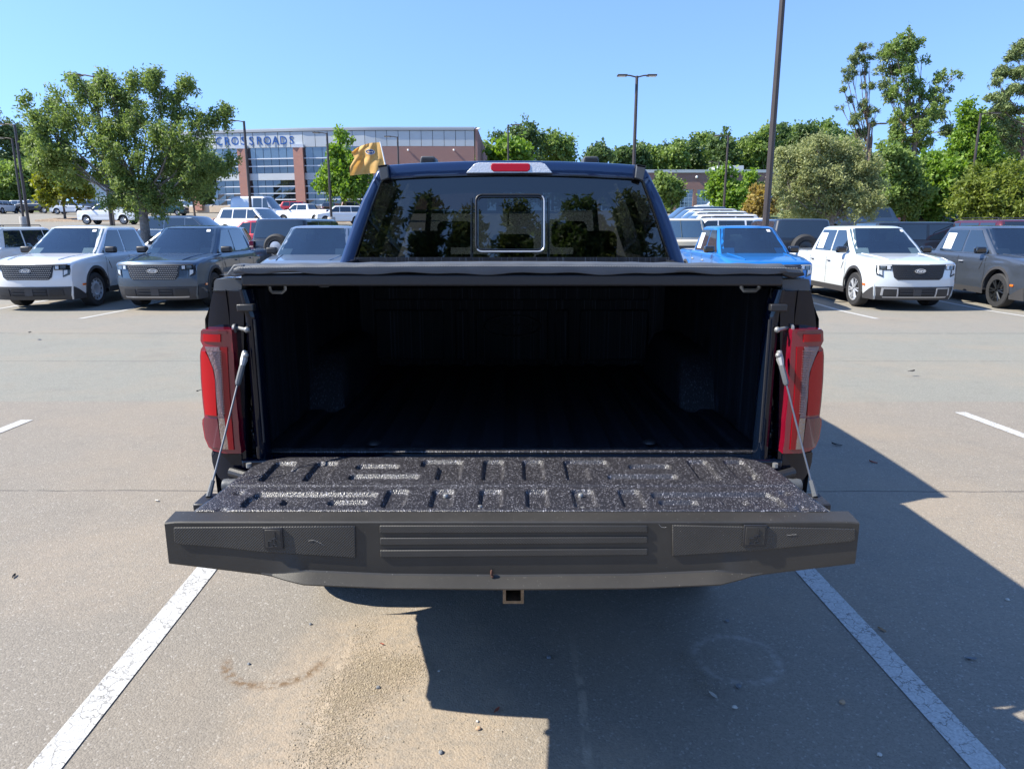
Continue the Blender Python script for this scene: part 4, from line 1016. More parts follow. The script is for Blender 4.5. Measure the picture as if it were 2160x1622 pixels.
    if sp.get('face') == 'maverick' and detail:
        f = sh.patch
        gr = f([(-.60, .70), (.60, .70), (.655, .955), (-.655, .955)], .010, .04, 14, 4).build('grille', M['black_trim'], root)
        f([(-.52, .648), (.52, .648), (.60, .701), (-.60, .701)], .009, .04, 14, 2).build('grille_lower', M['black_trim'], gr)
        f([(-.92, .957), (.92, .957), (.92, .972), (-.92, .972)], .014, .03, 20, 1).build('grille_top_strip', M['cladding'], root)
        g = MB()
        for r_ in range(7):
            z = .672 + r_ * .042; nn = 15
            for c_i in range(-nn, nn + 1):
                t = (c_i + (.5 if r_ % 2 else 0)) * .043
                if abs(t) > .55 + (z - .67) * .25: continue
                if abs(t) < .13 and .76 < z < .90: continue
                a = .017; p = [sh.front(t - a, z + .008, .020), sh.front(t + a, z + .008, .020), sh.front(t, z - .012, .014)]
                q = [(x - .012, y, zz) for x, y, zz in p]; g.add(p + q, [(0, 1, 2), (0, 3, 4, 1), (1, 4, 5, 2), (2, 5, 3, 0)])
        tag(g.build('grille_mesh', M[sp.get('mesh', 'silver_trim')], gr), kind='stuff')
        # badge
        bx, _, bz = sh.front(0, .835, .022)
        def ov(ra, rb_, off, m, nm, par):
            g = MB(); n = 28; P0 = [(bx + off, ra * math.cos(2 * math.pi * i / n), bz + rb_ * math.sin(2 * math.pi * i / n)) for i in range(n)]
            P1 = [(x - .03, y, z) for x, y, z in P0]; g.add(P0 + P1, [tuple(range(n))] + [(i, (i + 1) % n, n + (i + 1) % n, n + i) for i in range(n)]); return g.build(nm, m, par)
        b_ = ov(.118, .047, .012, M['chrome'] if wheel != 'steel' else M['silver_trim'], 'badge', root)
        ov(.105, .037, .015, M['grey_oval'], 'badge_face', b_)
        text_obj('badge_lettering', 'Ford', .075, M['white_decal'], b_, .002, .35, Matrix.Translation((bx + .019, 0, bz)) @ Matrix.Rotation(R(90), 4, 'Z') @ Matrix.Rotation(R(90), 4, 'X') @ Matrix.Diagonal((1.15, .9, 1, 1)))
        for sg in (-1, 1):
            def ff(c, o_, m, nm, par=root, th_=.035, n=5): 
                c = [(sg * t, z) for t, z in c]; return f(c, o_, th_, n, 3).build(nm, M[m] if isinstance(m, str) else m, par)
            hl = ff([(.665, .855), (.985, .855), (.975, .955), (.665, .955)], .012, 'dark_gloss', 'headlight', n=8)
            ff([(.84, .70), (.97, .75), (.985, .857), (.84, .857)], .012, 'dark_gloss', 'headlight_leg', hl)
            ff([(.69, .872), (.76, .872), (.76, .94), (.69, .94)], .018, 'clear_lens', 'lamp_lens', hl)
            ff([(.79, .872), (.90, .872), (.90, .94), (.79, .94)], .018, 'lens_dark', 'lamp_lens', hl)
            if sp.get('led'): 
                ff([(.665, .945), (.955, .945), (.955, .957), (.665, .957)], .022, 'white_decal', 'running_light', hl, .02)
                ff([(.93, .76), (.955, .78), (.955, .957), (.93, .957)], .022, 'white_decal', 'running_light', hl, .02)
            ff([(.86, .74), (.93, .78), (.93, .85), (.86, .85)], .018, 'clear_lens', 'lamp_lens', hl)
            ff([(.50, .30), (.82, .32), (.80, .455), (.50, .455)], .026, 'black_trim', 'fog_pocket')
            if sp.get('led'):
                for c in ([(.48, .455), (.84, .455), (.82, .478), (.48, .478)], [(.46, .285), (.50, .285), (.50, .478), (.48, .478)], [(.82, .31), (.86, .32), (.84, .478), (.80, .478)]): ff(c, .030, 'silver_trim', 'fog_surround')
            # side marker, vent, mirror, handles
            y_ = sg * sh.y_at(sh.xf - .42, .52)
            x_ = sh.xf - .52
            MB().box(x_ - .05, x_ + .05, min(y_, y_ + sg * .012) - .004, max(y_, y_ + sg * .012) + .004, .50, .545).build('side_marker', M['orange'], root, bevel=.004)
        f([(-.94, .215), (.94, .215), (.97, .50), (-.97, .50)], .014, .05, 20, 4).build('lower_bumper', M['cladding'], root)
        it = f([(-.44, .30), (.44, .30), (.44, .455), (-.44, .455)], .024, .03, 10, 3).build('air_intake', M['shut'], root)
        for z in (.345, .405): f([(-.42, z), (.42, z), (.42, z + .012), (-.42, z + .012)], .030, .02, 8, 1).build('intake_bar', M['cladding'], it)
        f([(-.10, .31), (.10, .31), (.10, .445), (-.10, .445)], .034, .02, 3, 1).build('sensor_cover', M['cladding'], it)
        if sp.get('led') or sp.get('skid'): f([(-.80, .262), (.80, .262), (.82, .292), (-.82, .292)], .026, .03, 20, 1).build('skid_trim', M['silver_trim'], root)
        for sg in (-1, 1):
            # lower clad rising at the corner
            P = []
            for i in range(9):
                x = sh.xf - .02 - .48 * i / 8; zt_ = .50 - .20 * (i / 8) ** 1.3
                P.append([(sh.px(x, 1), sg * (sh.y_at(x, z) + .008), z) for z in (.22, .22 + (zt_ - .22) * .5, zt_)])
            MB().grid(P).build('corner_cladding', M['cladding'], root)
            P = []
            for i in range(20):
                x = sp['wh'][0] - sp['ra'] - .02 - (sp['wh'][0] - sp['wh'][1] - 2 * sp['ra'] - .04) * i / 19
                P.append([(x, sg * (sh.y_at(x, z) + .008), z) for z in (sp['zb'] - .03, sp['zb'] + .05, sp['zb'] + .10)])
            MB().grid(P).build('sill_cladding', M['cladding'], root)
            P = [(sp['wh'][0] - .56, 1.0), (sp['wh'][0] - .60, .99), (sp['wh'][0] - .70, .80), (sp['wh'][0] - .68, .80)]
            g = MB(); 
            pf = [(x, sg * (sh.y_at(x, z) + .004), z) for x, z in P]; g.add(pf, [(0, 1, 2, 3)]); g.build('fender_vent', M['shut'], root)
    if detail:
        for sg in (-1, 1):
            hoodz = sp['belt']
            mx_ = xb - .30; yy_ = sg * (sp['hw'] + .06)
            MB().box(-.07, .07, -.12, .12, -.075, .075).build('side_mirror', M['dark_gloss'] if sp.get('led') else M['black_trim'], root, loc=(mx_, sg * (yb + .15), zb + .10), bevel=.04, seg=3)
            for hx in sp['handles']:
                MB().box(hx - .08, hx + .08, min(sg * (sh.y_at(hx, .95) - .01), sg * (sh.y_at(hx, .95) + .03)), max(sg * (sh.y_at(hx, .95) - .01), sg * (sh.y_at(hx, .95) + .03)), .945, .975).build('door_handle', pm if not sp.get('led') else M['silver_trim'], root, bevel=.008)
            for sx in sp['seams']:
                P = [[(sx + dx - .10 * max(0, (.55 - z)) * 0, sg * (sh.y_at(sx, z) + .003), z) for z in np.linspace(sp['zb'] + .12, hoodz - .045, 8)] for dx in (-.006, .006)]
                MB().grid(P).build('door_seam', M['shut'], root)
            # waist crease catches the light
        for sg in (-1, 1):
            P = [[(x, sg * (yb + .02 - .1), 0) for x in (0, 1)] for _ in (0, 1)]
        # hood creases
        for sg in (-1, 1):
            x0_, x1_ = sh.xf - .25, xb - .02
            g = MB(); pts = []
            for i in range(8):
                x = x0_ + (x1_ - x0_) * i / 7; z = float(np.interp(-x, [-p[0] for p in sh.st], [p[1] for p in sh.st])) if False else None
                zz = [p[1] for p in sh.st if abs(p[0] - x) < .08]; z = max(zz) if zz else sp['belt']
                t = .62 + .10 * i / 7; pts.append((sh.px(x, t), sg * t * sh.y_at(x, z), z + .02 * (1 - t * t) + .000))
            g.tube(pts, .010, 5); g.build('hood_crease', pm, root)
        # sticker on the windshield, paper in the rear side window
        tt = sp.get('sticker')
        if tt:
            P = [[cb.fr(t, h, .012) for t in (.62, .74)] for h in (.80, .88)]
            if tt == 2: P = [[cb.fr(t, h, .012) for t in (.72, .82)] for h in (.80, .87)]
            MB().slab(P, (-.003, 0, 0)).build('windshield_sticker', M['white_decal'], root)
        if sp.get('paper'):
            for sg in (-1,) if sp['paper'] < 0 else (1,):
                a0, a1, b0, b1 = sp['side'][1]
                x0, x1 = min(a0, b0) + .12, min(a0, b0) + .46
                pp = cb.quad_side([(x0, .14), (x1, .14), (x1 + .02, .74), (x0 + .02, .74)], sg, .010, 2, 2).build('price_sheet', M['white_decal'], root)
                for h in (.66, .56, .44, .34, .24): cb.quad_side([(x0 + .04, h), (x1 - .04 - .05 * ((h * 50) % 3), h), (x1 - .04 - .05 * ((h * 50) % 3), h + .025), (x0 + .04, h + .025)], sg, .014, 1, 1).build('printed_line', M['ink'], pp)
    elif sp.get('frontlamps', True):
        for sg in (-1, 1):
            c = [(sg * .62, sp['hz'] - .06), (sg * .93, sp['hz'] - .06), (sg * .93, sp['hz'] + .05), (sg * .62, sp['hz'] + .05)]
            sh.patch(c, .02, .05, 3, 1).build('headlight', M['clear_lens'], root)
        sh.patch([(-.58, sp['hz'] - .16), (.58, sp['hz'] - .16), (.58, sp['hz'] + .04), (-.58, sp['hz'] + .04)], .02, .05, 4, 1).build('grille', M['black_trim'], root)
        sh.patch([(-.9, sp['zb']), (.9, sp['zb']), (.9, sp['zb'] + .2), (-.9, sp['zb'] + .2)], .02, .05, 6, 1).build('lower_bumper', M['cladding'], root)
    if detail < 1:
        for sg in (-1, 1): MB().box(xb - .38, xb - .26, min(sg * (yb + .02), sg * (yb + .2)), max(sg * (yb + .02), sg * (yb + .2)), zb + .04, zb + .18).build('side_mirror', M['black_trim'], root, bevel=.02)
        if sp.get('rearclad', True): MB().box(sh.xr - .04, sh.xr + .1, -sp['hw'] + .08, sp['hw'] - .08, sp['zb'], sp['zb'] + .24).build('rear_bumper', M['cladding'], root, bevel=.02)
    return root

MAV = dict(kind='pickup', face='maverick', hw=.92, zb=.30, wh=(1.55, -1.50), ra=.445, r=.375, belt=1.13, rail=1.10, hz=.9,
    prof=[(2.44, .22), (2.50, .32), (2.515, .52), (2.53, .62), (2.525, .70), (2.50, .95), (2.46, 1.00), (2.38, 1.025), (1.9, 1.09), (1.15, 1.15), (-1.2, 1.15), (-1.25, 1.13), (-2.48, 1.14), (-2.52, 1.10), (-2.54, .75), (-2.52, .35)],
    cab=(1.22, .42, -.92, -1.22, 1.13, 1.755, .83, .665), side=[(1.02, .44, .06, .04), (-.02, -.02, -.92, -.78)], tail=(.75, 1.08), handles=(.18, -.78), seams=(1.05, .02, -.95), sticker=1, nose=.17)
SUV = dict(kind='suv', hw=.96, zb=.32, wh=(1.5, -1.45), ra=.44, r=.38, belt=1.12, hz=.88, prof=[(2.36, .3), (2.42, .6), (2.36, .98), (2.25, 1.03), (1.2, 1.14), (-2.2, 1.18), (-2.36, 1.12), (-2.42, .7), (-2.38, .35)],
    cab=(1.30, .50, -1.95, -2.28, 1.12, 1.76, .86, .70), side=[(1.1, .5, .15, .12), (.07, .07, -.95, -.92), (-1.02, -1.0, -1.95, -1.75)], tail=(.9, 1.15), handles=(.25, -.75), seams=(1.1, .1, -1.0))
SUVR = dict(SUV, trim_roof=True)
BRONCO = dict(kind='suv', hw=.95, zb=.42, wh=(1.45, -1.5), ra=.47, r=.42, belt=1.2, hz=.98, prof=[(2.2, .45), (2.26, .7), (2.24, 1.12), (2.15, 1.18), (1.05, 1.22), (-2.1, 1.24), (-2.2, 1.2), (-2.24, .8), (-2.2, .5)],
    cab=(1.02, .72, -2.02, -2.16, 1.2, 1.83, .86, .76), side=[(.92, .72, .1, .1), (.02, .02, -.95, -.95), (-1.05, -1.05, -1.95, -1.9)], tail=(.95, 1.2), handles=(.2, -.8), seams=(1.0, .06, -1.0), spare=True, roofpaint='black')
F150 = dict(kind='pickup', hw=.98, zb=.42, wh=(1.9, -1.75), ra=.50, r=.41, belt=1.32, rail=1.38, hz=1.05, prof=[(2.88, .4), (2.95, .7), (2.92, 1.22), (2.8, 1.28), (1.5, 1.36), (-.95, 1.36), (-1.0, 1.40), (-2.9, 1.40), (-2.95, 1.36), (-2.96, .8), (-2.92, .5)],
    cab=(1.55, .85, -.75, -.95, 1.32, 1.94, .88, .72), side=[(1.3, .8, .45, .42), (.38, .38, -.65, -.6)], tail=(.95, 1.32), handles=(.5,), seams=(1.4, .4))
F150R = dict(F150, cab=(1.55, .85, -.15, -.30, 1.32, 1.94, .88, .72), side=[(1.3, .8, .1, .1)])
VAN = dict(kind='van', hw=1.0, zb=.35, wh=(1.9, -1.8), ra=.42, r=.36, belt=1.35, hz=1.0, prof=[(2.9, .3), (2.95, .7), (2.85, 1.1), (2.3, 1.38), (1.95, 1.5), (-2.7, 1.5), (-2.85, 1.4), (-2.9, .6)],
    cab=(2.15, 1.15, -2.72, -2.86, 1.38, 2.68, .97, .82), side=[(1.75, 1.35, 1.0, 1.0), (.9, .9, -.1, -.1)], tail=(.9, 1.4), handles=(), seams=(), norear=False)
front = R(-90); back = R(90)
G1 = 'compact pickups parked in the front row'
vehicle('compact_pickup', 'white compact pickup with plain steel wheels, leftmost of the front row', 'pickup truck', -10.28, 17.85, front, MAV, 'white', G1, 'steel')
vehicle('compact_pickup', 'blue-grey compact pickup beside the white one with steel wheels', 'pickup truck', -7.62, 17.9, front, dict(MAV, skid=1), 'slate', G1, 'dark')
vehicle('compact_pickup', 'bright blue compact pickup with a price sheet in its rear side window', 'pickup truck', 5.55, 17.85, front, dict(MAV, paper=-1, mesh='black_trim', led=1), 'blue', G1, 'dark')
vehicle('compact_pickup', 'pale white compact pickup with silver spoked wheels, right of the bright blue one', 'pickup truck', 8.62, 17.85, front, dict(MAV, paper=-1, mesh='cladding', led=1, sticker=2), 'offwhite', G1, 'machined')
vehicle('compact_pickup', 'mid grey compact pickup with black spoked wheels cut by the right edge of the photo', 'pickup truck', 11.62, 17.5, front, dict(MAV, paper=-1, led=1), 'grey', G1, 'dark')
vehicle('compact_suv', 'silver blue compact sport utility vehicle half hidden behind the cab of the navy truck', 'car', -4.45, 17.6, front, dict(SUV, sticker=0, prof=SUV['prof']), 'silverblue', None, 'alloy')
def pv(name, label, cat, u, Y, rz, spec, pc, **k):
    return vehicle(name, label, cat, (u - 1080) / F_PX * (Y * .976 + .36), Y, rz, spec, pc, **k)
vehicle('large_suv', 'white sport utility vehicle with black roof rails seen from behind at the left edge', 'car', -16.3, 24.2, back, SUVR, 'white', None, 'alloy', 0, zoff=-.2)
vehicle('off_road_suv', 'charcoal off-road vehicle with a spare wheel on its back, left of the navy truck', 'car', -6.6, 23.6, R(84), dict(BRONCO, spare_bright=1), 'charcoal', None, 'dark', 0)
vehicle('off_road_suv', 'black off-road vehicle with a rear spare wheel behind the bright blue pickup', 'car', 8.6, 23.4, R(86), BRONCO, 'charcoal', None, 'dark', 0)
vehicle('off_road_suv', 'cream off-road vehicle beside the cab of the navy truck', 'car', 5.4, 24.4, front, dict(BRONCO, spare=False, roofpaint='cream'), 'cream', None, 'dark', 0)
pv('black_suv', 'black sport utility vehicle whose roof shows over the pale white pickup', 'car', 1860, 26.0, R(184), dict(BRONCO, spare=False), 'black', detail=0, zoff=-.15)
pv('maroon_suv', 'grey and maroon sport utility vehicle between the pale white and grey pickups', 'car', 2060, 25.5, back, SUVR, 'maroon', detail=0)
pv('dark_suv', 'dark slate sport utility vehicle behind the blue-grey pickup', 'car', 412, 36, R(-8), SUV, 'slate', detail=0, zoff=-.22)
pv('silver_suv', 'silver sport utility vehicle roof right behind the blue-grey pickup', 'car', 400, 27.0, R(190), SUV, 'silver', detail=0, zoff=-.28)
pv('white_suv', 'white sport utility vehicle in front of the tall van', 'car', 545, 43, R(-25), SUV, 'white', detail=0)
pv('red_suv', 'red sport utility vehicle below the tall white van', 'car', 555, 36, R(170), SUV, 'red', detail=0, zoff=-.42)
pv('cargo_van', 'tall white cargo van parked in front of the glass building', 'van', 552, 77, R(-14), VAN, 'silver', detail=0)
pv('white_pickup', 'white crew cab pickup turned away beside the tall van', 'pickup truck', 648, 73, R(163), F150, 'white', detail=0)
pv('white_pickup', 'white single cab pickup in the lane behind the left tree', 'pickup truck', 240, 72, R(178), F150R, 'white', detail=0)
pv('dark_suv', 'dark sport utility vehicle under the tree next to the flag', 'car', 705, 88, back, SUV, 'charcoal', detail=0)
pv('dark_pickup', 'brown pickup under the tree next to the flag', 'pickup truck', 738, 86, R(20), F150, 'bronze', detail=0)
pv('white_suv', 'white sport utility vehicle beside the concrete lamp base near the flag', 'car', 720, 72, R(200), SUV, 'white', detail=0)
pv('red_suv', 'red sport utility vehicle at the foot of the brick pillar of the glass building', 'car', 635, 96, R(0), SUV, 'red', detail=0)
pv('teal_suv', 'dark teal hatchback in front of the glass building seen past the left tree', 'car', 362, 96, R(0), SUV, 'teal', detail=0)
# far left row
for (u, Y, rz, sp_, pc, nm, cat, lb) in (
    (14, 104, back, SUV, 'white', 'white_suv', 'car', 'white sport utility vehicle at the far left seen from behind'),
    (45, 112, R(170), SUV, 'silver', 'silver_suv', 'car', 'silver sport utility vehicle between the two leaning lamp posts and the white one'),
    (88, 106, R(172), F150, 'black', 'black_pickup', 'pickup truck', 'black pickup right of the two far left lamp posts'),
    (122, 110, R(200), SUV, 'slate', 'blue_suv', 'car', 'blue-grey sport utility vehicle beside the white one under the yellow-green tree'),
    (158, 100, R(4), SUV, 'white', 'white_suv', 'car', 'white sport utility vehicle under the small yellow-green tree'),
    (205, 106, R(0), SUV, 'charcoal', 'dark_suv', 'car', 'dark car behind the nose of the white single cab pickup'),):
    pv(nm, lb, cat, u, Y, rz, sp_, pc, detail=0)
# right row of white vehicles seen past the cab
for i, (u, Y, pc, lb, sp_) in enumerate((
    (1500, 28.5, 'white', 'nearest white sport utility vehicle of the row right of the cab', SUVR),
    (1488, 32.5, 'white', 'second nearest white sport utility vehicle of the row right of the cab', SUVR),
    (1478, 36.5, 'offwhite', 'white sport utility vehicle in the middle of the row right of the cab', SUVR),
    (1466, 40.5, 'white', 'white sport utility vehicle next to the blue one in the row right of the cab', SUV),
    (1452, 45, 'slate', 'blue-grey sport utility vehicle at the far end of the row right of the cab', SUV))):
    pv('parked_suv', lb, 'car', u, Y, R(184), sp_, pc, group='sport utility vehicles in the row right of the cab', detail=0)
pv('white_pickup', 'white pickup in front of the garage doors of the brick building', 'pickup truck', 1508, 96, R(180), F150, 'white', detail=0)
pv('red_pickup', 'small red pickup in front of the green woods on the right', 'pickup truck', 1868, 52, R(0), F150, 'maroon', detail=0)
pv('silver_suv', 'silver sport utility vehicle in front of the green woods on the right', 'car', 1900, 60, R(180), SUV, 'silver', detail=0)
pv('dark_pickup', 'black pickup in front of the green woods on the right', 'pickup truck', 1935, 50, R(180), F150, 'black', detail=0)
pv('dark_suv', 'dark sport utility vehicle beside the trunk of the large pale olive tree', 'car', 1790, 44, R(180), SUV, 'slate', detail=0)

# ------------------------------------------------------------------ buildings
M['brick'] = mat('brick_wall', (.26, .115, .085), .9, bump=.3, bscale=30, var=.15, vscale=2)
def brickify(m, c1, c2):
    n = m.node_tree.nodes; l = m.node_tree.links; b = n['Principled BSDF']
    br = n.new('ShaderNodeTexBrick'); br.inputs['Scale'].default_value = 1; br.inputs['Brick Width'].default_value = .4; br.inputs['Row Height'].default_value = .13; br.inputs['Mortar Size'].default_value = .012
    br.inputs['Color1'].default_value = (*c1, 1); br.inputs['Color2'].default_value = (*c2, 1); br.inputs['Mortar'].default_value = (.36, .30, .27, 1)
    tc = n.new('ShaderNodeTexCoord'); mp = n.new('ShaderNodeMapping'); mp.inputs['Rotation'].default_value = (R(90), 0, 0); l.new(tc.outputs['Object'], mp.inputs[0]); l.new(mp.outputs[0], br.inputs['Vector']); l.new(br.outputs[0], b.inputs['Base Color'])
brickify(M['brick'], (.27, .12, .09), (.22, .10, .08))
M['brick_light'] = mat('salmon_brick', (.42, .20, .15), .9, var=.1, vscale=2); brickify(M['brick_light'], (.36, .14, .09), (.30, .12, .085))
M['panel'] = mat('silver_metal_panel', (.44, .46, .46), .5, .1, var=.06, vscale=.4)
M['mull'] = mat('white_mullion', (.62, .64, .66), .4)
M['bglass'] = mat('building_glass', (.015, .022, .03), .03, 0, .6, coat=1, ior=1.7)
M['bglass2'] = mat('upper_building_glass', (.05, .075, .095), .05, 0, .6, coat=1, ior=1.9)
M['cornice'] = mat('grey_cornice', (.30, .31, .32), .5)
M['blue_letter'] = mat('blue_letter', (.02, .10, .33), .4)
M['stone'] = mat('tan_stone', (.48, .38, .27), .85, var=.12, vscale=1)
bld = tag(empty('glass_showroom', (0, 105, 3.9)), 'low showroom with silver panels, brick pillars and banded glass, blue letters across its front', 'building')
def bp(mb, name, m, par=None, **k):
    o = mb.build(name, m, **k); o.parent = par or bld
    if par is None: o.matrix_parent_inverse = Matrix.Translation((0, -105, -3.9))
    return o
def bY(u): return float(np.interp(u, [330, 455, 640, 780, 1003], [111, 107.6, 105, 104, 104]))
def BX(u, v=350): return W(u, v, bY(u))[0]
Zr = W(1000, 268, 104)[2]; Zs = W(1000, 309, 104)[2]; Zg = 3.6; Zw0 = W(640, 433, 105)[2]
us = [330, 356, 382, 408, 434, 460, 486, 512, 538, 564, 590, 616, 642, 668, 694, 720, 746, 772, 795, 818, 842, 866, 890, 914, 938, 962, 982, 1001]
for a, b in zip(us, us[1:]):
    g = .03; xa, xb_ = BX(a) + g, BX(b) - g
    P = [[(xa, bY(a), Zs), (xb_, bY(b), Zs)], [(xa, bY(a) - .05, Zr - .5), (xb_, bY(b) - .05, Zr - .5)]]
    bp(MB().slab(P, (0, .1, 0)), 'metal_panel', M['panel'], bevel=.02)
wall = [(BX(u), bY(u) + .14) for u in us]
bp(MB().grid([[(x, y, Zs) for x, y in wall], [(x, y, Zr) for x, y in wall]]), 'fascia_backing', M['shut'])
bp(MB().slab([[(x, y - .35, Zr - .45) for x, y in wall], [(x, y - .35, Zr - .18) for x, y in wall]], (0, .6, 0)), 'cornice', M['cornice'])
bp(MB().slab([[(x, y - .1, Zr - .14) for x, y in wall], [(x, y - .1, Zr) for x, y in wall]], (0, .5, 0)), 'parapet_cap', M['panel'])
bp(MB().grid([[(x, y + .1, Zr - .02) for x, y in wall], [(x, y + 40, Zr - .02) for x, y in wall]]), 'flat_roof', M['cornice'])
# end wall and brick block
bp(MB().box(BX(1003), BX(1003) + .3, 104, 144, Zg, Zr - .05), 'side_wall', M['brick'])
bp(MB().box(BX(775), BX(1001), 104.0, 104.6, Zg, Zs - .02), 'brick_wall', M['brick'])
x0_, x1_ = BX(340), BX(775)
for u in (862, 958): bp(MB().ball((BX(u), 103.85, W(u, 317, 103.9)[2]), .14, 5), 'wall_light', M['white_decal'])
bp(MB().ball((BX(1003) + .5, 103.7, Zr - .3), .22, 6, (1.4, .6, .6)), 'security_camera', M['white_decal'])
# glass bands between pillars
bands = [(310, 333, 'bglass2'), (335, 349, 'bglass'), (351, 365, 'bglass'), (380, 392, 'bglass'), (394, 407, 'bglass'), (409, 420, 'bglass'), (422, 432, 'bglass')]
bays = [(345, 404), (421, 505), (524, 622), (642, 700), (700, 778)]
for a, b in bays:
    n = max(2, int((b - a) / 16))
    for (v0, v1, mm) in bands:
        za, zb_ = W(640, v1, 105)[2], W(640, v0, 105)[2]
        for i in range(n):
            ua, ub = a + (b - a) * i / n, a + (b - a) * (i + 1) / n
            P = [[(BX(ua) + .03, bY(ua) + .12, za), (BX(ub) - .03, bY(ub) + .12, za)], [(BX(ua) + .03, bY(ua) + .12 + rnd.uniform(-.03, .03), zb_), (BX(ub) - .03, bY(ub) + .12 + rnd.uniform(-.03, .03), zb_)]]
            bp(MB().slab(P, (0, .04, 0)), 'window_pane', M[mm], smooth=0)
    for v, hh_ in ((334, .13), (350, .13), (372.5, .92), (393, .12), (408, .12), (421, .14), (433, .20)):
        z = W(640, v, 105)[2]; P = [[(BX(a), bY(a) - .02, z - hh_ / 2), (BX(b), bY(b) - .02, z - hh_ / 2)], [(BX(a), bY(a) - .02, z + hh_ / 2), (BX(b), bY(b) - .02, z + hh_ / 2)]]
        bp(MB().slab(P, (0, .2, 0)), 'window_mullion', M['panel'] if hh_ > .5 else M['mull'])
for a, b in ((404, 421), (505, 524), (622, 642)):
    bp(MB().slab([[(BX(a), bY(a) - .5, Zg), (BX(b), bY(b) - .5, Zg)], [(BX(a), bY(a) - .5, Zs - .1), (BX(b), bY(b) - .5, Zs - .1)]], (0, .8, 0)), 'brick_pillar', M['brick_light'])
    bp(MB().box(BX(a) - .1, BX(b) + .1, bY(a) - .7, bY(a) + .05, Zs - .1, Zs + .35), 'pillar_cap', M['mull'])
bp(MB().slab([[(BX(u), bY(u), Zg - .3) for u in (335, 455, 640, 777)], [(BX(u), bY(u), Zw0) for u in (335, 455, 640, 777)]], (0, .5, 0)), 'stone_base', M['stone'])
bp(MB().grid([[(BX(u), bY(u) + .6, Zg) for u in (335, 455, 640, 777)], [(BX(u), bY(u) + .6, Zs) for u in (335, 455, 640, 777)]]), 'inner_wall', M['shut'])
word = 'CROSSROADS'; cu_ = np.linspace(462, 615, 10)
for ch, u in zip(word, cu_):
    u += 0; y = bY(u) - .13; x, _, z = W(u, 299.5 - (u - 462) * .014, y)
    text_obj('letter', ch, 1.6, M['blue_letter'], bld, .05, 0, Matrix.Translation((x, y - 105, z - 3.9)) @ Matrix.Rotation(R(-1.5), 4, 'Z') @ Matrix.Rotation(R(90), 4, 'X') @ Matrix.Diagonal((.92, 1, 1, 1)), bold=.008)
# far left pale building behind the yellow-green tree
ob = tag(empty('pale_shed', (-66, 118, 3.6)), 'pale metal building glimpsed between the yellow-green tree and the left tree', 'building')
x0, x1 = W(165, 400, 118)[0], W(300, 400, 118)[0]
MB().box(x0 + 66, x1 + 66, 0, 14, 0, 4.2).build('wall', mat('pale_siding', (.52, .56, .56), .6, var=.05, vscale=1), ob)
MB().box(x0 + 65.7, x1 + 66.3, -.3, 14.3, 4.2, 4.6).build('roof', M['cornice'], ob)
for u in (182, 190): MB().box(W(u, 400, 118)[0] + 66, W(u, 400, 118)[0] + 66.4, -.06, .05, .2, 3.4).build('door', M['bglass'], ob)
# brick garage on the right
gb = tag(empty('brick_garage', (30, 112, 3.4)), 'long low brick garage with gridded glass doors behind the row of white cars', 'building')
def gbp(mb, name, m, par=None, **k):
    o = mb.build(name, m, **k); o.parent = par or gb
    if par is None: o.matrix_parent_inverse = Matrix.Translation((-30, -112, -3.4))
    return o
gx = lambda u: W(u, 400, 112)[0]; gzv = lambda v: W(1500, v, 112)[2]
gzb = 3.2
doors = [(1428, 1463, 400), (1471, 1510, 400), (1624, 1656, 410)]
edges = [1345] + [q for d in doors for q in d[:2]] + [1850]
top = gzv(365)
for i in range(0, len(edges), 2): gbp(MB().box(gx(edges[i]), gx(edges[i + 1]), 112, 112.4, gzb, top), 'brick_wall', M['brick'])
for a, b, v in doors:
    gbp(MB().box(gx(a), gx(b), 112.001, 112.398, gzv(v), top), 'brick_lintel', M['brick'])
    d = gbp(MB().box(gx(a) + .02, gx(b) - .02, 112.2, 112.25, gzb, gzv(v) - .01), 'garage_door', M['mull'])
    nr_, nc = 6, 4
    for r_ in range(nr_):
        for c_ in range(nc):
            wx_ = (gx(b) - gx(a) - .1) / nc; hz_ = (gzv(v) - gzb - .2) / nr_
            gbp(MB().box(gx(a) + .05 + wx_ * c_ + .06, gx(a) + .05 + wx_ * (c_ + 1) - .06, 112.17, 112.199, gzb + .1 + hz_ * r_ + .06, gzb + .1 + hz_ * (r_ + 1) - .06), 'door_pane', M['bglass2'], d)
gbp(MB().box(gx(1345) - .2, gx(1850) + .2, 111.8, 140, top + .01, top + .45), 'roof_edge', M['panel'])
gbp(MB().box(gx(1535), gx(1592), 118, 124, top + .46, top + 1.5), 'rooftop_unit', M['panel'], bevel=.05)
gbp(MB().box(gx(1535) + .4, gx(1570), 117.9, 118, top + .6, top + 1.3), 'unit_louvre', M['mull'])
for u in (1468, 1615): gbp(MB().ball((gx(u), 111.9, gzv(374)), .2, 5), 'wall_light', M['white_decal'])

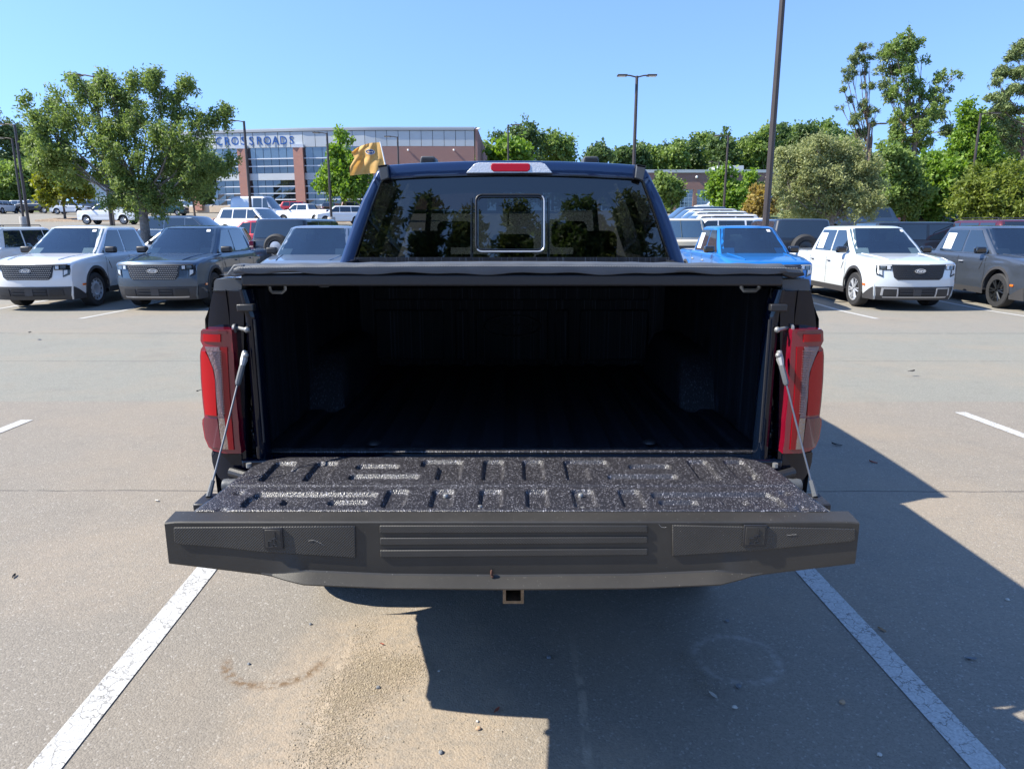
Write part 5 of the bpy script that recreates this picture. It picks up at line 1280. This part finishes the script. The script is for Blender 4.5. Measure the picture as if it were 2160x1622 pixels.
# ------------------------------------------------------------------ lamp posts
def lamp(u, Y, vtop, wd, arms, label, base=True, lean=0, arm=1.15, mt='bronze', conc=False):
    X = (u - 1080) / F_PX * (Y * .976 + .36); z0 = gz(Y); zt = W(u, vtop, Y)[2]
    r = tag(empty('lamp_post', (X, Y, z0)), label, 'lamp post', 'parking lot lamp posts')
    h = zt - z0
    MB().tube([(0, 0, .0), (0, 0, h * .5), (0, 0, h)], [wd / 2, wd / 2 * .9, wd / 2 * .75], 10).build('pole', M[mt], r)
    if conc or base:
        MB().lathe([(0, 0), (.32, 0), (.32, .85 if conc else .12), (.29, .90 if conc else .14), (0, .9 if conc else .14)], (0, 0, 0), 'z', 20).build('concrete_base', M['concrete'], r)
    for sg in arms:
        MB().tube([(0, 0, h - .06), (sg * arm * .35, 0, h + .02), (sg * arm * .55, 0, h + .03)], .035, 6).build('arm', M[mt], r)
        hd = MB().box(sg * arm * .5 if sg > 0 else sg * arm, sg * arm if sg > 0 else sg * arm * .5, -.17, .17, h - .01, h + .06).build('lamp_head', M[mt], r, bevel=.02)
        MB().box(min(sg * arm * .6, sg * arm * .95), max(sg * arm * .6, sg * arm * .95), -.13, .13, h - .022, h - .011).build('lens', M['lamp_lens'], hd)
    return r
lamp(1605, 19.6, -120, .19, (-1, 1), 'nearest thick brown lamp post rising out of the frame above the blue pickup')
lamp(1330, 37, 161, .19, (-1, 1), 'double headed lamp post standing right of the navy cab', arm=.95)
lamp(535, 52, 256, .22, (-1,), 'lamp post with one arm in front of the blue building letters', conc=False)
lamp(702, 62, 281, .22, (-1,), 'lamp post with one arm left of the golden flag', conc=True)
lamp(846, 66, 289, .20, (-1,), 'lamp post with one arm just right of the golden flag')
lamp(68, 50, 263, .20, (-1,), 'nearer of the two lamp posts at the far left', conc=False, arm=1.2)
lamp(57, 64, 292, .20, (-1,), 'farther of the two lamp posts at the far left, on a concrete base', conc=True)
lamp(244, 36, 160, .17, (-1,), 'lamp post rising through the crown of the left tree')
lamp(1522, 62, 287, .22, (-1,), 'lamp post with one arm between the garage and the thick post')
lamp(1507, 84, 342, .20, (-1,), 'short looking lamp post in front of the brick garage')
lamp(1072, 68, 264, .18, (1,), 'lamp post just above the middle of the navy cab roof')
lamp(1808, 52, 262, .22, (1,), 'lamp post behind the large pale olive tree')
lamp(2030, 46, 240, .17, (1,), 'thin lamp post in front of the bright trees on the right')
lamp(347, 62, 455, .12, (), 'plain post on a concrete base right of the left tree trunk', conc=True)

# ------------------------------------------------------------------ planting islands
for (u0, u1, ya, yb_) in ((70, 560, 80, 87), (640, 800, 78, 84), (1340, 1640, 88, 94)):
    xa = W(u0, 450, ya)[0]; xb_ = W(u1, 450, ya)[0]
    P = [[(xa + (xb_ - xa) * i / 20, y, gz(y) + (.13 if y not in (ya, yb_) else .0) + (rnd.uniform(-.04, .08) if y not in (ya, yb_) else 0)) for i in range(21)] for y in (ya, ya + .15, (ya + yb_) / 2, yb_ - .15, yb_)]
    tag(MB().grid(P).build('planting_island', M['mulch']), kind='structure')
gr = mat('grass_bank', (.09, .12, .03), .95, bump=1, bscale=3, var=.4, vscale=1)
tag(MB().grid([[(x, y, z) for x in (-230, -150, -75, -60)] for y, z in ((115, 3.35), (118, 3.9), (160, 6), (300, 10))]).build('grass_bank', gr), kind='structure')
tag(MB().grid([[(x, y, z) for x in (22, 40, 60, 150, 260)] for y, z in ((56, .70), (60, 1.2), (90, 2.7), (110, 3.6), (300, 10))]).build('wooded_bank', gr), kind='structure')

# ------------------------------------------------------------------ trees
def leaves(n_cl, per, centers, spread, lsz, asp=.5, droop=0, flat=1.0):
    """diamond leaves clustered round given centres"""
    c = centers[rng.integers(0, len(centers), n_cl)]
    sub_ = np.repeat(c + rng.normal(0, spread * .6, (n_cl, 3)) * [1, 1, flat], per, 0)
    p = sub_ + rng.normal(0, spread * .42, (n_cl * per, 3)) * [1, 1, flat]
    if droop: p[:, 2] -= np.abs(rng.normal(0, droop, len(p)))
    n = len(p)
    d = rng.normal(0, 1, (n, 3)); d[:, 2] -= droop * 2.0; d /= np.linalg.norm(d, axis=1)[:, None]
    q = np.cross(d, rng.normal(0, 1, (n, 3))); q /= np.linalg.norm(q, axis=1)[:, None]
    s = lsz * rng.uniform(.7, 1.3, (n, 1))
    V = np.stack([p - d * s, p + q * s * asp, p + d * s, p - q * s * asp], 1).reshape(-1, 3)
    return V, np.arange(n * 4).reshape(n, 4)
def tree(name, label, u, Y, lobes, lm, leaf=.09, n=9000, per=8, spread=.28, droop=0, trunk_r=.16, bark='bark', fork=.3, asp=.5, depthk=1.0, group=None, gaps=.0, base_z=None, cat='tree', twigs=True):
    X = (u - 1080) / F_PX * (Y * .976 + .36); z0 = gz(Y) if base_z is None else base_z
    root = tag(empty(name, (X, Y, z0)), label, cat, group)
    sc_ = Y / F_PX; L_ = []
    for (lu, lv, lr) in lobes:
        x, _, z = W(lu, lv, Y); r = lr * sc_; 
        L_.append((x - X, rnd.uniform(-.5, .5) * r * 1.4 * depthk, z - z0, r))
    # crown: clump centres near the lobe shells
    wts = np.array([l_[3] ** 1.5 for l_ in L_]); wts = wts / wts.sum(); cc = []
    nc = max(24, int(n / per / 11))
    pick = rng.choice(len(L_), nc, p=wts)
    for i in pick:
        x, y, z, r = L_[i]; d = rng.normal(0, 1, 3); d /= np.linalg.norm(d); rad = r * rng.uniform(.3, 1.12) ** .8
        cc.append((x + d[0] * rad, y + d[1] * rad * depthk, z + d[2] * rad * (.5 if bark == 'pine_bark' else 1)))
    cc = np.array(cc)
    V, Fq = leaves(int(n / per), per, cc, spread, leaf, asp, droop)
    mesh_np('crown', V, Fq, lm, root)
    zs_ = [l_[2] - l_[3] for l_ in L_]; fz = max(.5, min(zs_) + .15 * (max(zs_) - min(zs_))) if fork is None else fork * max(l_[2] for l_ in L_)
    g = MB().tube([(0, 0, -.1), (.02, 0, fz * .4), (.0, .03, fz), (0, 0, fz + .4)], [trunk_r * 1.35, trunk_r, trunk_r * .8, trunk_r * .4], 9)
    t_ = g.build('trunk', M[bark], root, smooth=60)
    g = MB(); ntw = 0
    order = sorted(L_, key=lambda q: -q[3])[:26]
    for (x, y, z, r) in order:
        s_ = max(.35 * fz, min(fz, z - .2)); a = Vector((0, 0, s_ * rnd.uniform(.75, 1))); b = Vector((x, y, z)); m1 = a.lerp(b, .5) + Vector((rnd.uniform(-.1, .1), 0, -.12 * (b - a).length * .5)) 
        rr = trunk_r * .42; g.tube([a, a.lerp(m1, .6) + Vector((0, 0, .05)), m1, b], [rr, rr * .75, rr * .5, rr * .2], 5)
        if twigs:
            for _ in range(5):
                d = Vector((rnd.gauss(0, 1), rnd.gauss(0, 1) * depthk, rnd.gauss(.3, 1))).normalized() * r * .95
                g.tube([m1.lerp(b, rnd.uniform(.4, 1)), b + d * .6, b + d], [rr * .25, rr * .15, rr * .06], 4)
    if order: g.build('limbs', M[bark], t_, smooth=60)
    return root
# the big left tree
lob = [(u_, v_, r_ * .86) for u_, v_, r_ in [(120, 225, 42), (90, 250, 32), (72, 300, 26), (165, 180, 30), (150, 165, 16), (195, 205, 40), (225, 165, 20), (240, 190, 30), (262, 215, 38), (288, 165, 22), (315, 175, 26), (330, 155, 10), (345, 205, 32), (385, 180, 22), (395, 170, 12), (375, 225, 34), (420, 250, 34), (462, 245, 20), (472, 230, 10), (428, 285, 28),
       (478, 338, 18), (468, 360, 22), (430, 340, 44), (380, 300, 54), (310, 270, 60), (240, 270, 58), (170, 270, 52), (120, 300, 44), (90, 330, 32), (150, 340, 46), (210, 340, 52), (280, 340, 56), (350, 365, 52), (410, 380, 38), (300, 400, 46), (250, 390, 40), (330, 425, 32), (280, 430, 26), (230, 420, 22), (365, 410, 30), (105, 215, 12), (60, 240, 10), (212, 150, 7), (55, 205, 7), (110, 190, 8)]]
tree('street_tree', 'broad spreading olive green tree standing behind the two left pickups', 314, 27, lob, L['zelkova'], .065, 60000, 9, .16, .12, .17, 'bark_grey', None, .38)
tree('young_tree', 'small yellow-green tree at the far left beyond the spreading tree', 143, 84, [(130, 385, 34), (110, 400, 26), (155, 395, 32), (135, 360, 20), (160, 365, 20), (120, 372, 20), (175, 405, 16)], L['yellow'], .22, 6500, 6, .5, .0, .12, 'bark', None, .6)
tree('young_tree', 'fresh green tree against the glass building left of the flag', 732, 80, [(720, 300, 16), (712, 330, 26), (735, 335, 26), (700, 360, 26), (725, 365, 34), (750, 365, 30), (690, 395, 20), (720, 395, 30), (750, 395, 28), (768, 385, 18), (722, 288, 8)], L['bright'], .20, 8500, 6, .45, .0, .12, 'bark', None, .6)
tree('young_tree', 'dark leafed tree between the left tree and the tall van', 415, 78, [(400, 350, 34), (430, 375, 30), (445, 350, 22), (390, 385, 30), (420, 400, 24), (370, 360, 26)], L['dark'], .20, 7000, 6, .45, .0, .12, 'bark', None, .6)
tree('young_tree', 'pale green sapling between the single cab pickup and the left tree', 245, 66, [(262, 405, 18), (250, 420, 14), (275, 415, 14), (262, 388, 12)], L['yellow'], .16, 2500, 6, .35, .0, .08, 'bark', None, .6)
tree('young_tree', 'bright small tree right of the navy cab in front of the garage', 1412, 84, [(1408, 400, 24), (1400, 385, 16), (1420, 390, 16), (1425, 410, 16), (1395, 410, 18), (1410, 420, 16)], L['mid'], .2, 5500, 6, .4, .0, .1, 'bark', None, .6)
tree('young_tree', 'pointed bright green tree in front of the garage doors', 1545, 80, [(1525, 362, 12), (1522, 380, 20), (1535, 395, 28), (1515, 405, 22), (1545, 415, 28), (1525, 430, 20), (1550, 435, 18)], L['bright'], .2, 6500, 6, .4, .0, .1, 'bark', None, .6)
tree('young_tree', 'rounded bright green tree left of the golden leafed one', 1582, 82, [(1580, 385, 20), (1565, 400, 20), (1595, 400, 22), (1578, 418, 26), (1600, 425, 16), (1570, 435, 16)], L['bright'], .2, 5500, 6, .4, .0, .1, 'bark', None, .6)
tree('young_tree', 'small golden leafed tree at the foot of the thick lamp post', 1600, 60, [(1605, 415, 18), (1595, 430, 20), (1615, 432, 16), (1588, 442, 14), (1610, 448, 14), (1640, 425, 12)], L['gold'], .15, 3600, 6, .3, .0, .07, 'bark', None, .6)
tree('street_tree', 'large pale olive tree behind the pale white pickup', 1746, 34, [(1690, 330, 30), (1720, 315, 26), (1760, 318, 26), (1800, 325, 28), (1660, 360, 28), (1700, 370, 40), (1750, 360, 44), (1805, 365, 36), (1835, 385, 26), (1650, 400, 22), (1680, 415, 36), (1730, 410, 40), (1785, 415, 40), (1825, 425, 26), (1720, 445, 22), (1760, 445, 26), (1840, 345, 18), (1650, 325, 12)], L['olive'], .07, 38000, 9, .2, .06, .14, 'bark_grey', None, .4)
for (u, Y, lbs, lm, lb) in (
    (1065, 190, [(1060, 300, 26), (1085, 285, 24), (1110, 280, 26), (1045, 320, 22), (1130, 295, 26), (1085, 315, 34), (1120, 320, 34)], 'dark', 'tall rounded dark tree beyond the showroom, left of the middle'),
    (1165, 195, [(1150, 305, 24), (1175, 305, 22), (1195, 318, 20), (1160, 325, 30), (1190, 335, 22)], 'mid', 'rounded tree sloping down right of the tall dark one beyond the showroom'),
    (1085, 120, [(1060, 325, 14), (1080, 322, 16), (1100, 326, 14), (1045, 332, 10), (1075, 335, 16)], 'bright', 'low bright green tree just above the navy cab roof'),
    (1018, 150, [(1010, 330, 12), (1022, 328, 12), (1000, 335, 10)], 'mid', 'small green tree beside the corner of the showroom'),
    (1262, 150, [(1255, 330, 6), (1268, 328, 7)], 'dark', 'tiny tree top between the right roof bracket and the double lamp post'),
    (1310, 170, [(1310, 335, 10), (1322, 330, 8)], 'dark', 'small dark tree just left of the double lamp post')):
    tree('far_tree', lb, u, Y, lbs, L[lm], .38, 5000, 6, 1.0, .0, .3, 'bark', None, .7, group='trees on the skyline', twigs=False)
sky_lobes = [(1340, 330, 24, 'dark'), (1362, 322, 24, 'mid'), (1395, 330, 26, 'dark'), (1425, 322, 24, 'mid'), (1455, 318, 24, 'dark'), (1490, 305, 28, 'mid'), (1525, 305, 26, 'dark'), (1555, 320, 24, 'mid'), (1585, 305, 26, 'dark'), (1612, 296, 26, 'mid'), (1640, 290, 28, 'dark'), (1668, 285, 24, 'mid'), (1700, 288, 26, 'dark'), (1735, 285, 26, 'mid'), (1765, 290, 26, 'dark'), (1800, 310, 28, 'mid')]
names_ = ['first', 'second', 'third', 'fourth', 'fifth', 'sixth', 'seventh', 'eighth', 'ninth', 'tenth', 'eleventh', 'twelfth', 'thirteenth', 'fourteenth', 'fifteenth', 'sixteenth']
for i, (u, v, r, lm) in enumerate(sky_lobes):
    lbs = [(u, v, r * .8), (u - r * .5, v + r * .6, r * .8), (u + r * .5, v + r * .7, r * .8), (u, v + r * 1.6, r), (u - 8, v + r * 2.4, r), (u + 10, v - r * .5, r * .4)]
    tree('far_tree', '%s rounded crown from the double lamp post along the wooded skyline to the right' % names_[i], u, 170 + 6 * (i % 3), lbs, L[lm], .36, 4200, 6, .9, .0, .3, 'bark', None, .7, group='trees on the wooded skyline', twigs=False)
# tall leggy trees on the right
tree('tall_pine', 'tall thin pine with drooping side branches, left of the vine clad one', 1815, 62, [(1820, 100, 14), (1812, 125, 20), (1800, 150, 18), (1825, 150, 16), (1835, 120, 12), (1790, 165, 10), (1780, 190, 8), (1795, 205, 9), (1830, 180, 14), (1775, 225, 7), (1815, 215, 16), (1850, 232, 10), (1825, 235, 18), (1810, 250, 18), (1840, 262, 10), (1800, 255, 12), (1820, 280, 14)], L['pine'], .10, 9500, 7, .15, .04, .16, 'pine_bark', .5, .3, depthk=.8)
tree('vine_clad_tree', 'tallest bright leafed tree on the right beside the thin pine', 1905, 60, [(1910, 85, 22), (1930, 95, 18), (1885, 105, 18), (1915, 120, 24), (1945, 130, 18), (1910, 160, 22), (1895, 190, 18), (1930, 190, 24), (1955, 180, 22), (1985, 165, 18), (2010, 160, 12), (1990, 200, 22), (1960, 215, 26), (1925, 225, 24), (1900, 250, 22), (1890, 280, 20), (1930, 265, 28), (1960, 250, 22), (1940, 310, 26), (1905, 320, 26), (1885, 300, 18), (1950, 285, 22)], L['mid'], .10, 19000, 7, .20, .0, .2, 'bark', .62, .5, depthk=.8)
tree('tall_pine', 'dark pine standing just behind the vine clad tree', 1880, 64, [(1870, 120, 16), (1880, 105, 14), (1862, 145, 12), (1890, 145, 14), (1870, 175, 10), (1880, 200, 12), (1975, 240, 12), (2000, 275, 8)], L['pine'], .17, 4200, 7, .34, .04, .15, 'pine_bark', .7, .3, depthk=.8)
tree('tall_pine', 'pine with a long bare leaning trunk at the right edge', 2150, 48, [(2140, 115, 16), (2155, 95, 14), (2120, 150, 16), (2145, 155, 20), (2100, 175, 10), (2125, 190, 18), (2160, 190, 18), (2090, 208, 8), (2110, 225, 14), (2145, 230, 18), (2095, 235, 8), (2125, 255, 12), (2155, 270, 14)], L['pine'], .10, 13000, 7, .16, .04, .15, 'pine_bark', .75, .3, depthk=.9)
tree('tall_pine', 'second pine partly behind the one at the right edge', 2128, 56, [(2120, 205, 12), (2110, 240, 14), (2130, 265, 14), (2080, 250, 8), (2105, 280, 12), (2140, 300, 14), (2080, 262, 8)], L['pine'], .16, 4000, 7, .32, .04, .13, 'pine_bark', .7, .3, depthk=.9)
tree('broadleaf_tree', 'lime green tree with light foliage in front of the two pines', 2050, 50, [(2040, 245, 14), (2060, 260, 16), (2045, 285, 22), (2075, 285, 20), (2060, 320, 30), (2025, 330, 24), (2085, 330, 26), (2010, 350, 24), (2050, 365, 32), (2090, 365, 26), (2020, 300, 12), (2045, 225, 8)], L['bright'], .12, 19000, 7, .30, .0, .12, 'bark', None, .55, depthk=.9)
tree('broadleaf_tree', 'lime green tree low between the tall tree and the olive brush', 1975, 49, [(1970, 345, 22), (1990, 365, 26), (1960, 375, 26), (1985, 400, 30), (1955, 415, 28), (2000, 425, 24), (1975, 440, 24)], L['bright'], .15, 10000, 7, .34, .0, .12, 'bark', None, .55)
tree('broadleaf_tree', 'sunlit green tree below the thin pine', 1900, 47, [(1890, 350, 30), (1870, 330, 26), (1900, 380, 34), (1870, 400, 30), (1910, 415, 32), (1925, 360, 26), (1940, 395, 24), (1880, 430, 26), (1925, 445, 22)], L['mid'], .12, 20000, 7, .30, .0, .12, 'bark', None, .55)
tree('olive_brush', 'wide mass of olive brush at the right edge below the pines', 2110, 42, [(2050, 395, 28), (2090, 380, 30), (2130, 378, 30), (2165, 385, 34), (2035, 425, 28), (2075, 420, 34), (2120, 420, 38), (2165, 425, 36), (2055, 450, 26), (2105, 452, 30), (2150, 455, 30), (2200, 420, 40)], L['brush'], .12, 22000, 8, .30, .0, .12, 'bark', None, .4)
tree('conifer_shrub', 'small dark upright conifer between the olive tree and the dark cars', 1805, 48, [(1805, 400, 14), (1803, 420, 16), (1808, 440, 18), (1802, 455, 18)], L['dark'], .12, 3500, 7, .25, .0, .08, 'bark', None, .4)
tree('broadleaf_tree', 'dark green tree filling the gap behind the large pale olive tree', 1850, 70, [(1840, 345, 26), (1820, 370, 30), (1860, 385, 30), (1840, 410, 30), (1810, 420, 26), (1880, 410, 28), (1770, 440, 24), (1700, 440, 22)], L['dark'], .2, 8000, 6, .5, .0, .14, 'bark', None, .6)
# far left woods
for (u, Y, lbs, lm, lb, nn) in (
    (5, 130, [(0, 255, 20), (15, 270, 20), (-10, 290, 26), (20, 300, 22), (5, 330, 26), (-25, 270, 24)], 'pine', 'tall pine at the left edge behind the lamp posts', 5000),
    (38, 132, [(35, 285, 18), (50, 300, 18), (42, 320, 22), (55, 335, 18), (28, 340, 22)], 'pine', 'pine right behind the two far left lamp posts', 4500),
    (12, 120, [(10, 370, 28), (30, 365, 26), (-10, 375, 28), (20, 400, 28), (40, 395, 24), (0, 410, 26)], 'mid', 'bushy green tree low at the far left edge', 6000),
    (75, 124, [(65, 365, 22), (80, 380, 24), (60, 395, 26), (90, 400, 22), (75, 412, 20)], 'dark', 'bushy dark tree left of the yellow-green tree', 5000),):
    tree('woodland_tree', lb, u, Y, lbs, L[lm], .27, nn, 6, .7, .0, .25, 'pine_bark' if lm == 'pine' else 'bark', .55, .5, group='trees of the far left woods', twigs=False)
# distant wood closing the view
def wood(name, x0, x1, y, zlo, zhi, n, lm, seed):
    r_ = np.random.default_rng(seed); xc = r_.uniform(x0, x1, n // 60); base = gz(y)
    hgt = zlo + (zhi - zlo) * (.5 + .5 * np.sin(xc * .11 + seed)) * r_.uniform(.8, 1.05, len(xc))
    c = np.stack([xc, y + r_.normal(0, 4, len(xc)), base + hgt * r_.uniform(.15, .95, len(xc))], 1)
    V, Fq = leaves(n // 6, 6, c, 1.6, .45, .7)
    tag(mesh_np(name, V, Fq, L[lm]), 'dense green woodland mass closing the view', None, None, 'stuff')
    bpy.data.objects[-1] if False else None
for (x0, x1, y, a, b, n, lm, sd_, nm, lb) in ((-190, -95, 150, 9, 17, 30000, 'dark', 3, 'distant_wood', 'dark wood closing the view at the far left'), (75, 200, 120, 9, 15, 30000, 'mid', 5, 'distant_wood', 'green wood closing the view behind the right hand trees'),
                                            (-70, 130, 230, 6, 11, 26000, 'dark', 8, 'distant_wood', 'low dark wood far behind the buildings')):
    r_ = np.random.default_rng(sd_); xc = r_.uniform(x0, x1, n // 60); base = gz(y)
    hgt = a + (b - a) * (.5 + .5 * np.sin(xc * .11 + sd_)) * r_.uniform(.8, 1.05, len(xc))
    c = np.stack([xc, y + r_.normal(0, 4, len(xc)), base + hgt * r_.uniform(.15, .95, len(xc))], 1)
    V, Fq = leaves(n // 6, 6, c, 1.6, .45, .7)
    tag(mesh_np(nm, V, Fq, L[lm]), lb, 'wood', None, 'stuff')
# trees on the other side of the lot, behind the photographer (they show in the rear window)
def bt(x, y, h, wd, lm, lb, nm='pine_tree', pine=True):
    """lobes in plain metres"""
    root = tag(empty(nm, (x, y, 0)), lb, 'tree', 'trees behind the photographer'); cc = []
    for i in range(150):
        f = rnd.uniform(.35, 1) ; r = wd * (1.15 - f) * (1 if pine else .9) + .5; a = rnd.uniform(0, 6.28); rr = r * rnd.uniform(.2, 1)
        cc.append((rr * math.cos(a), rr * math.sin(a), h * f + rnd.uniform(-.4, .4)))
    V, Fq = leaves(900, 7, np.array(cc), .45, .30, .35); mesh_np('crown', V, Fq, L[lm], root)
    t_ = MB().tube([(0, 0, -.1), (0, 0, h * .5), (0, 0, h * .97)], [.3, .22, .06], 8).build('trunk', M['pine_bark'], root)
    g = MB()
    for (cx, cy, cz) in cc[:60]: g.tube([(0, 0, cz - .6), (cx * .6, cy * .6, cz - .2), (cx, cy, cz)], [.07, .05, .02], 4)
    g.build('limbs', M['pine_bark'], t_)
for i, (x, h, wd, lb) in enumerate(((-9.6, 17.5, 3.4, 'tallest pine behind the photographer, mirrored at the left of the rear window'), (-6.2, 16.5, 2.6, 'pine mirrored just right of the tallest one in the rear window'), (.4, 16.3, 2.4, 'pine mirrored in the sliding pane of the rear window'),
    (4.9, 16.1, 2.6, 'pine mirrored right of the sliding pane'), (8.8, 16.6, 2.8, 'broad pine mirrored at the right of the rear window'), (-13.2, 15.6, 3, 'pine mirrored at the lower left corner of the rear window'), (-3.0, 14.9, 2.6, 'low pine mirrored at the left divider of the rear window'),
    (2.6, 14.7, 2.4, 'low pine mirrored at the right divider of the rear window'), (6.9, 14.9, 2.4, 'low pine mirrored between the two taller right hand ones'), (12.2, 15.4, 3, 'pine mirrored at the lower right corner of the rear window'), (17, 17, 4, 'outermost pine on the right behind the photographer'), (-18.5, 17.5, 4, 'outermost pine on the left behind the photographer'), (-24, 15, 4, 'lone pine far to the left behind the photographer'), (23, 16, 4, 'lone pine far to the right behind the photographer'))):
    bt(x, -43 - (i % 3) * 1.5, h, wd, 'dark' if i % 2 else 'pine', lb)

# ------------------------------------------------------------------ litter on the asphalt
def at0(u, v): return at_z(u, v, .0)
M['stone_grey'] = mat('grey_pebble', (.16, .17, .18), .8, var=.3, vscale=60); M['stone_tan'] = mat('tan_pebble', (.42, .28, .17), .8, var=.3, vscale=60); M['stone_pale'] = mat('pale_pebble', (.5, .46, .4), .8, var=.2, vscale=60)
M['dry'] = mat('dry_leaf', (.30, .18, .09), .8, var=.3, vscale=50); M['dry_red'] = mat('red_brown_leaf', (.28, .07, .035), .8, var=.3, vscale=50); M['dark_leaf'] = mat('dark_leaf', (.03, .028, .025), .8)
def pebble(u, v, s, m, lb):
    x, y = at0(u, v); g = MB().ball((0, 0, s * .35), s, 5, (1, .85, .6)); g.v = [(p[0] * rnd.uniform(.8, 1.15), p[1] * rnd.uniform(.8, 1.15), max(.0, p[2])) for p in g.v]
    o = g.build('pebble', M[m], smooth=25, loc=(x, y, .001)); o.rotation_euler.z = rnd.uniform(0, 6); tag(o, lb, 'pebble', 'pebbles on the asphalt')
def dleaf(u, v, s, m, lb):
    x, y = at0(u, v); P = []
    for i in range(7):
        t = i / 6; w_ = s * .38 * math.sin(math.pi * min(.97, t * .95 + .03)); P.append([((t - .5) * s * 2, -w_, .004 + .25 * s * abs(t - .4)), ((t - .5) * s * 2, 0, .002 + .05 * s * math.sin(t * 7)), ((t - .5) * s * 2, w_, .004 + .32 * s * t * t)])
    o = MB().slab(P, (0, 0, .0006)).build('fallen_leaf', M[m], smooth=60, loc=(x, y, .002)); o.rotation_euler.z = rnd.uniform(0, 6); tag(o, lb, 'leaf', 'fallen leaves on the asphalt')
pebble(1777, 1483, .012, 'stone_tan', 'orange tan pebble right of centre in the truck shadow')
pebble(1558, 1449, .012, 'stone_grey', 'dark grey pebble left of the orange tan one')
pebble(1534, 1311, .010, 'stone_grey', 'grey pebble just above the ring shaped stain')
pebble(1158, 1388, .011, 'stone_grey', 'dark pebble in the shadow right of the sand')
pebble(926, 1416, .006, 'stone_pale', 'small pale pebble just inside the shadow edge')
pebble(1009, 1538, .010, 'stone_tan', 'tan pebble on the sunlit sand below the shadow corner')
pebble(930, 1588, .009, 'stone_grey', 'dark pebble near the bottom edge on sunlit sand')
pebble(798, 1451, .009, 'stone_grey', 'dark pebble on the pale grit patch')
pebble(1550, 1493, .010, 'stone_pale', 'pale grey pebble below the dark grey one')
pebble(1855, 1593, .009, 'stone_pale', 'pale pebble near the bottom edge left of the right line')
pebble(1007, 1522, .006, 'stone_pale', 'tiny pale pebble on the shadow edge')
pebble(2125, 1266, .010, 'stone_pale', 'pale chip at the right edge beyond the line')
pebble(525, 1401, .007, 'stone_grey', 'small dark stone above the curved smear')
pebble(655, 1317, .007, 'stone_grey', 'small dark stone below the left end of the tailgate')
dleaf(1860, 1330, .020, 'dry', 'tan leaf lying beside the right parking line')
dleaf(2047, 1391, .024, 'stone_grey', 'crumpled grey leaf right of the right parking line')
dleaf(1048, 1500, .016, 'dry_red', 'red brown curled leaf in the shadow below the hitch')
dleaf(806, 1360, .010, 'dry_red', 'tiny red leaf on the pale grit')
dleaf(1504, 1468, .020, 'stone_pale', 'pale leaf scrap left of the pebbles in the shadow')
dleaf(1765, 939, .040, 'dark_leaf', 'black leaf in the shadow beside the right tail light')
dleaf(1842, 976, .03, 'dry_red', 'thin reddish leaf in the shadow right of the right tail light')
dleaf(1922, 784, .05, 'dark_leaf', 'dark leaf on the sunlit lane right of the truck')
dleaf(63, 702, .07, 'dark_leaf', 'dark leaf on the far left of the lane')
dleaf(30, 1217, .020, 'dark_leaf', 'dark leaf near the left edge beside the tailgate')
dleaf(420, 825, .04, 'dark_leaf', 'dark leaf beside the left tail light')
dleaf(330, 1057, .02, 'stone_pale', 'pale leaf chip on the seam left of the tailgate')
# cast-off scrap stuck to the tailgate
x, _, z = W(1037, 1206, 1.6)
sc = MB().ball((x, 1.594, z), .006, 5, (.6, .8, 1.5)).ball((x + .002, 1.593, z - .008), .004, 4).build('dirt_clod', mat('brown_dirt', (.07, .03, .02), .9)); tag(sc, 'small brown clod stuck to the face of the tailgate', 'dirt')
# pale grit spilled on the asphalt
pt = []; 
def grit(n, cx, cy, sx, sy, ang=0):
    a = rng.normal(0, 1, (n, 2)) * [sx, sy]; c, s_ = math.cos(ang), math.sin(ang)
    return np.stack([cx + a[:, 0] * c - a[:, 1] * s_, cy + a[:, 0] * s_ + a[:, 1] * c], 1)
cl = []
for (u, v, n_, sx, sy) in ((770, 1340, 300, .03, .06), (775, 1400, 1500, .05, .06), (830, 1420, 1800, .06, .05), (740, 1450, 2200, .06, .06), (850, 1400, 1200, .05, .04), (720, 1500, 1300, .05, .06), (780, 1460, 1300, .06, .05), (690, 1560, 700, .06, .07), (730, 1580, 900, .05, .06), (660, 1610, 400, .05, .05), (1400, 1320, 160, .04, .05), (1430, 1390, 260, .05, .05), (1480, 1440, 220, .03, .05), (1000, 1420, 260, .3, .3), (900, 1540, 300, .2, .15), (1080, 1350, 250, .2, .15)):
    x, y = at0(u, v); cl.append(grit(int(n_ * .8), x, y, sx, sy))
p = np.concatenate(cl); n = len(p); s = rng.uniform(.0010, .0031, n) ; s[rng.random(n) < .02] *= 2
a = rng.uniform(0, 6.28, n)
base = np.array([[1, 0, 0], [-.5, .87, 0], [-.5, -.87, 0], [0.1, 0, 1.1]])
V = np.zeros((n, 4, 3))
for i in range(4):
    bx_, by_, bz_ = base[i]; V[:, i, 0] = p[:, 0] + s * (bx_ * np.cos(a) - by_ * np.sin(a)); V[:, i, 1] = p[:, 1] + s * (bx_ * np.sin(a) + by_ * np.cos(a)); V[:, i, 2] = .001 + s * bz_
Fq = (np.array([[0, 1, 3], [1, 2, 3], [2, 0, 3]])[None] + (np.arange(n) * 4)[:, None, None]).reshape(-1, 3)
gm = leafmat('pale_grit_grains', (.22, .18, .13), (.44, .37, .27), 0, .9)
tag(mesh_np('spilled_grit', V.reshape(-1, 3), Fq, gm), 'pale tan grit spilled on the asphalt behind the tailgate', 'grit', None, 'stuff')
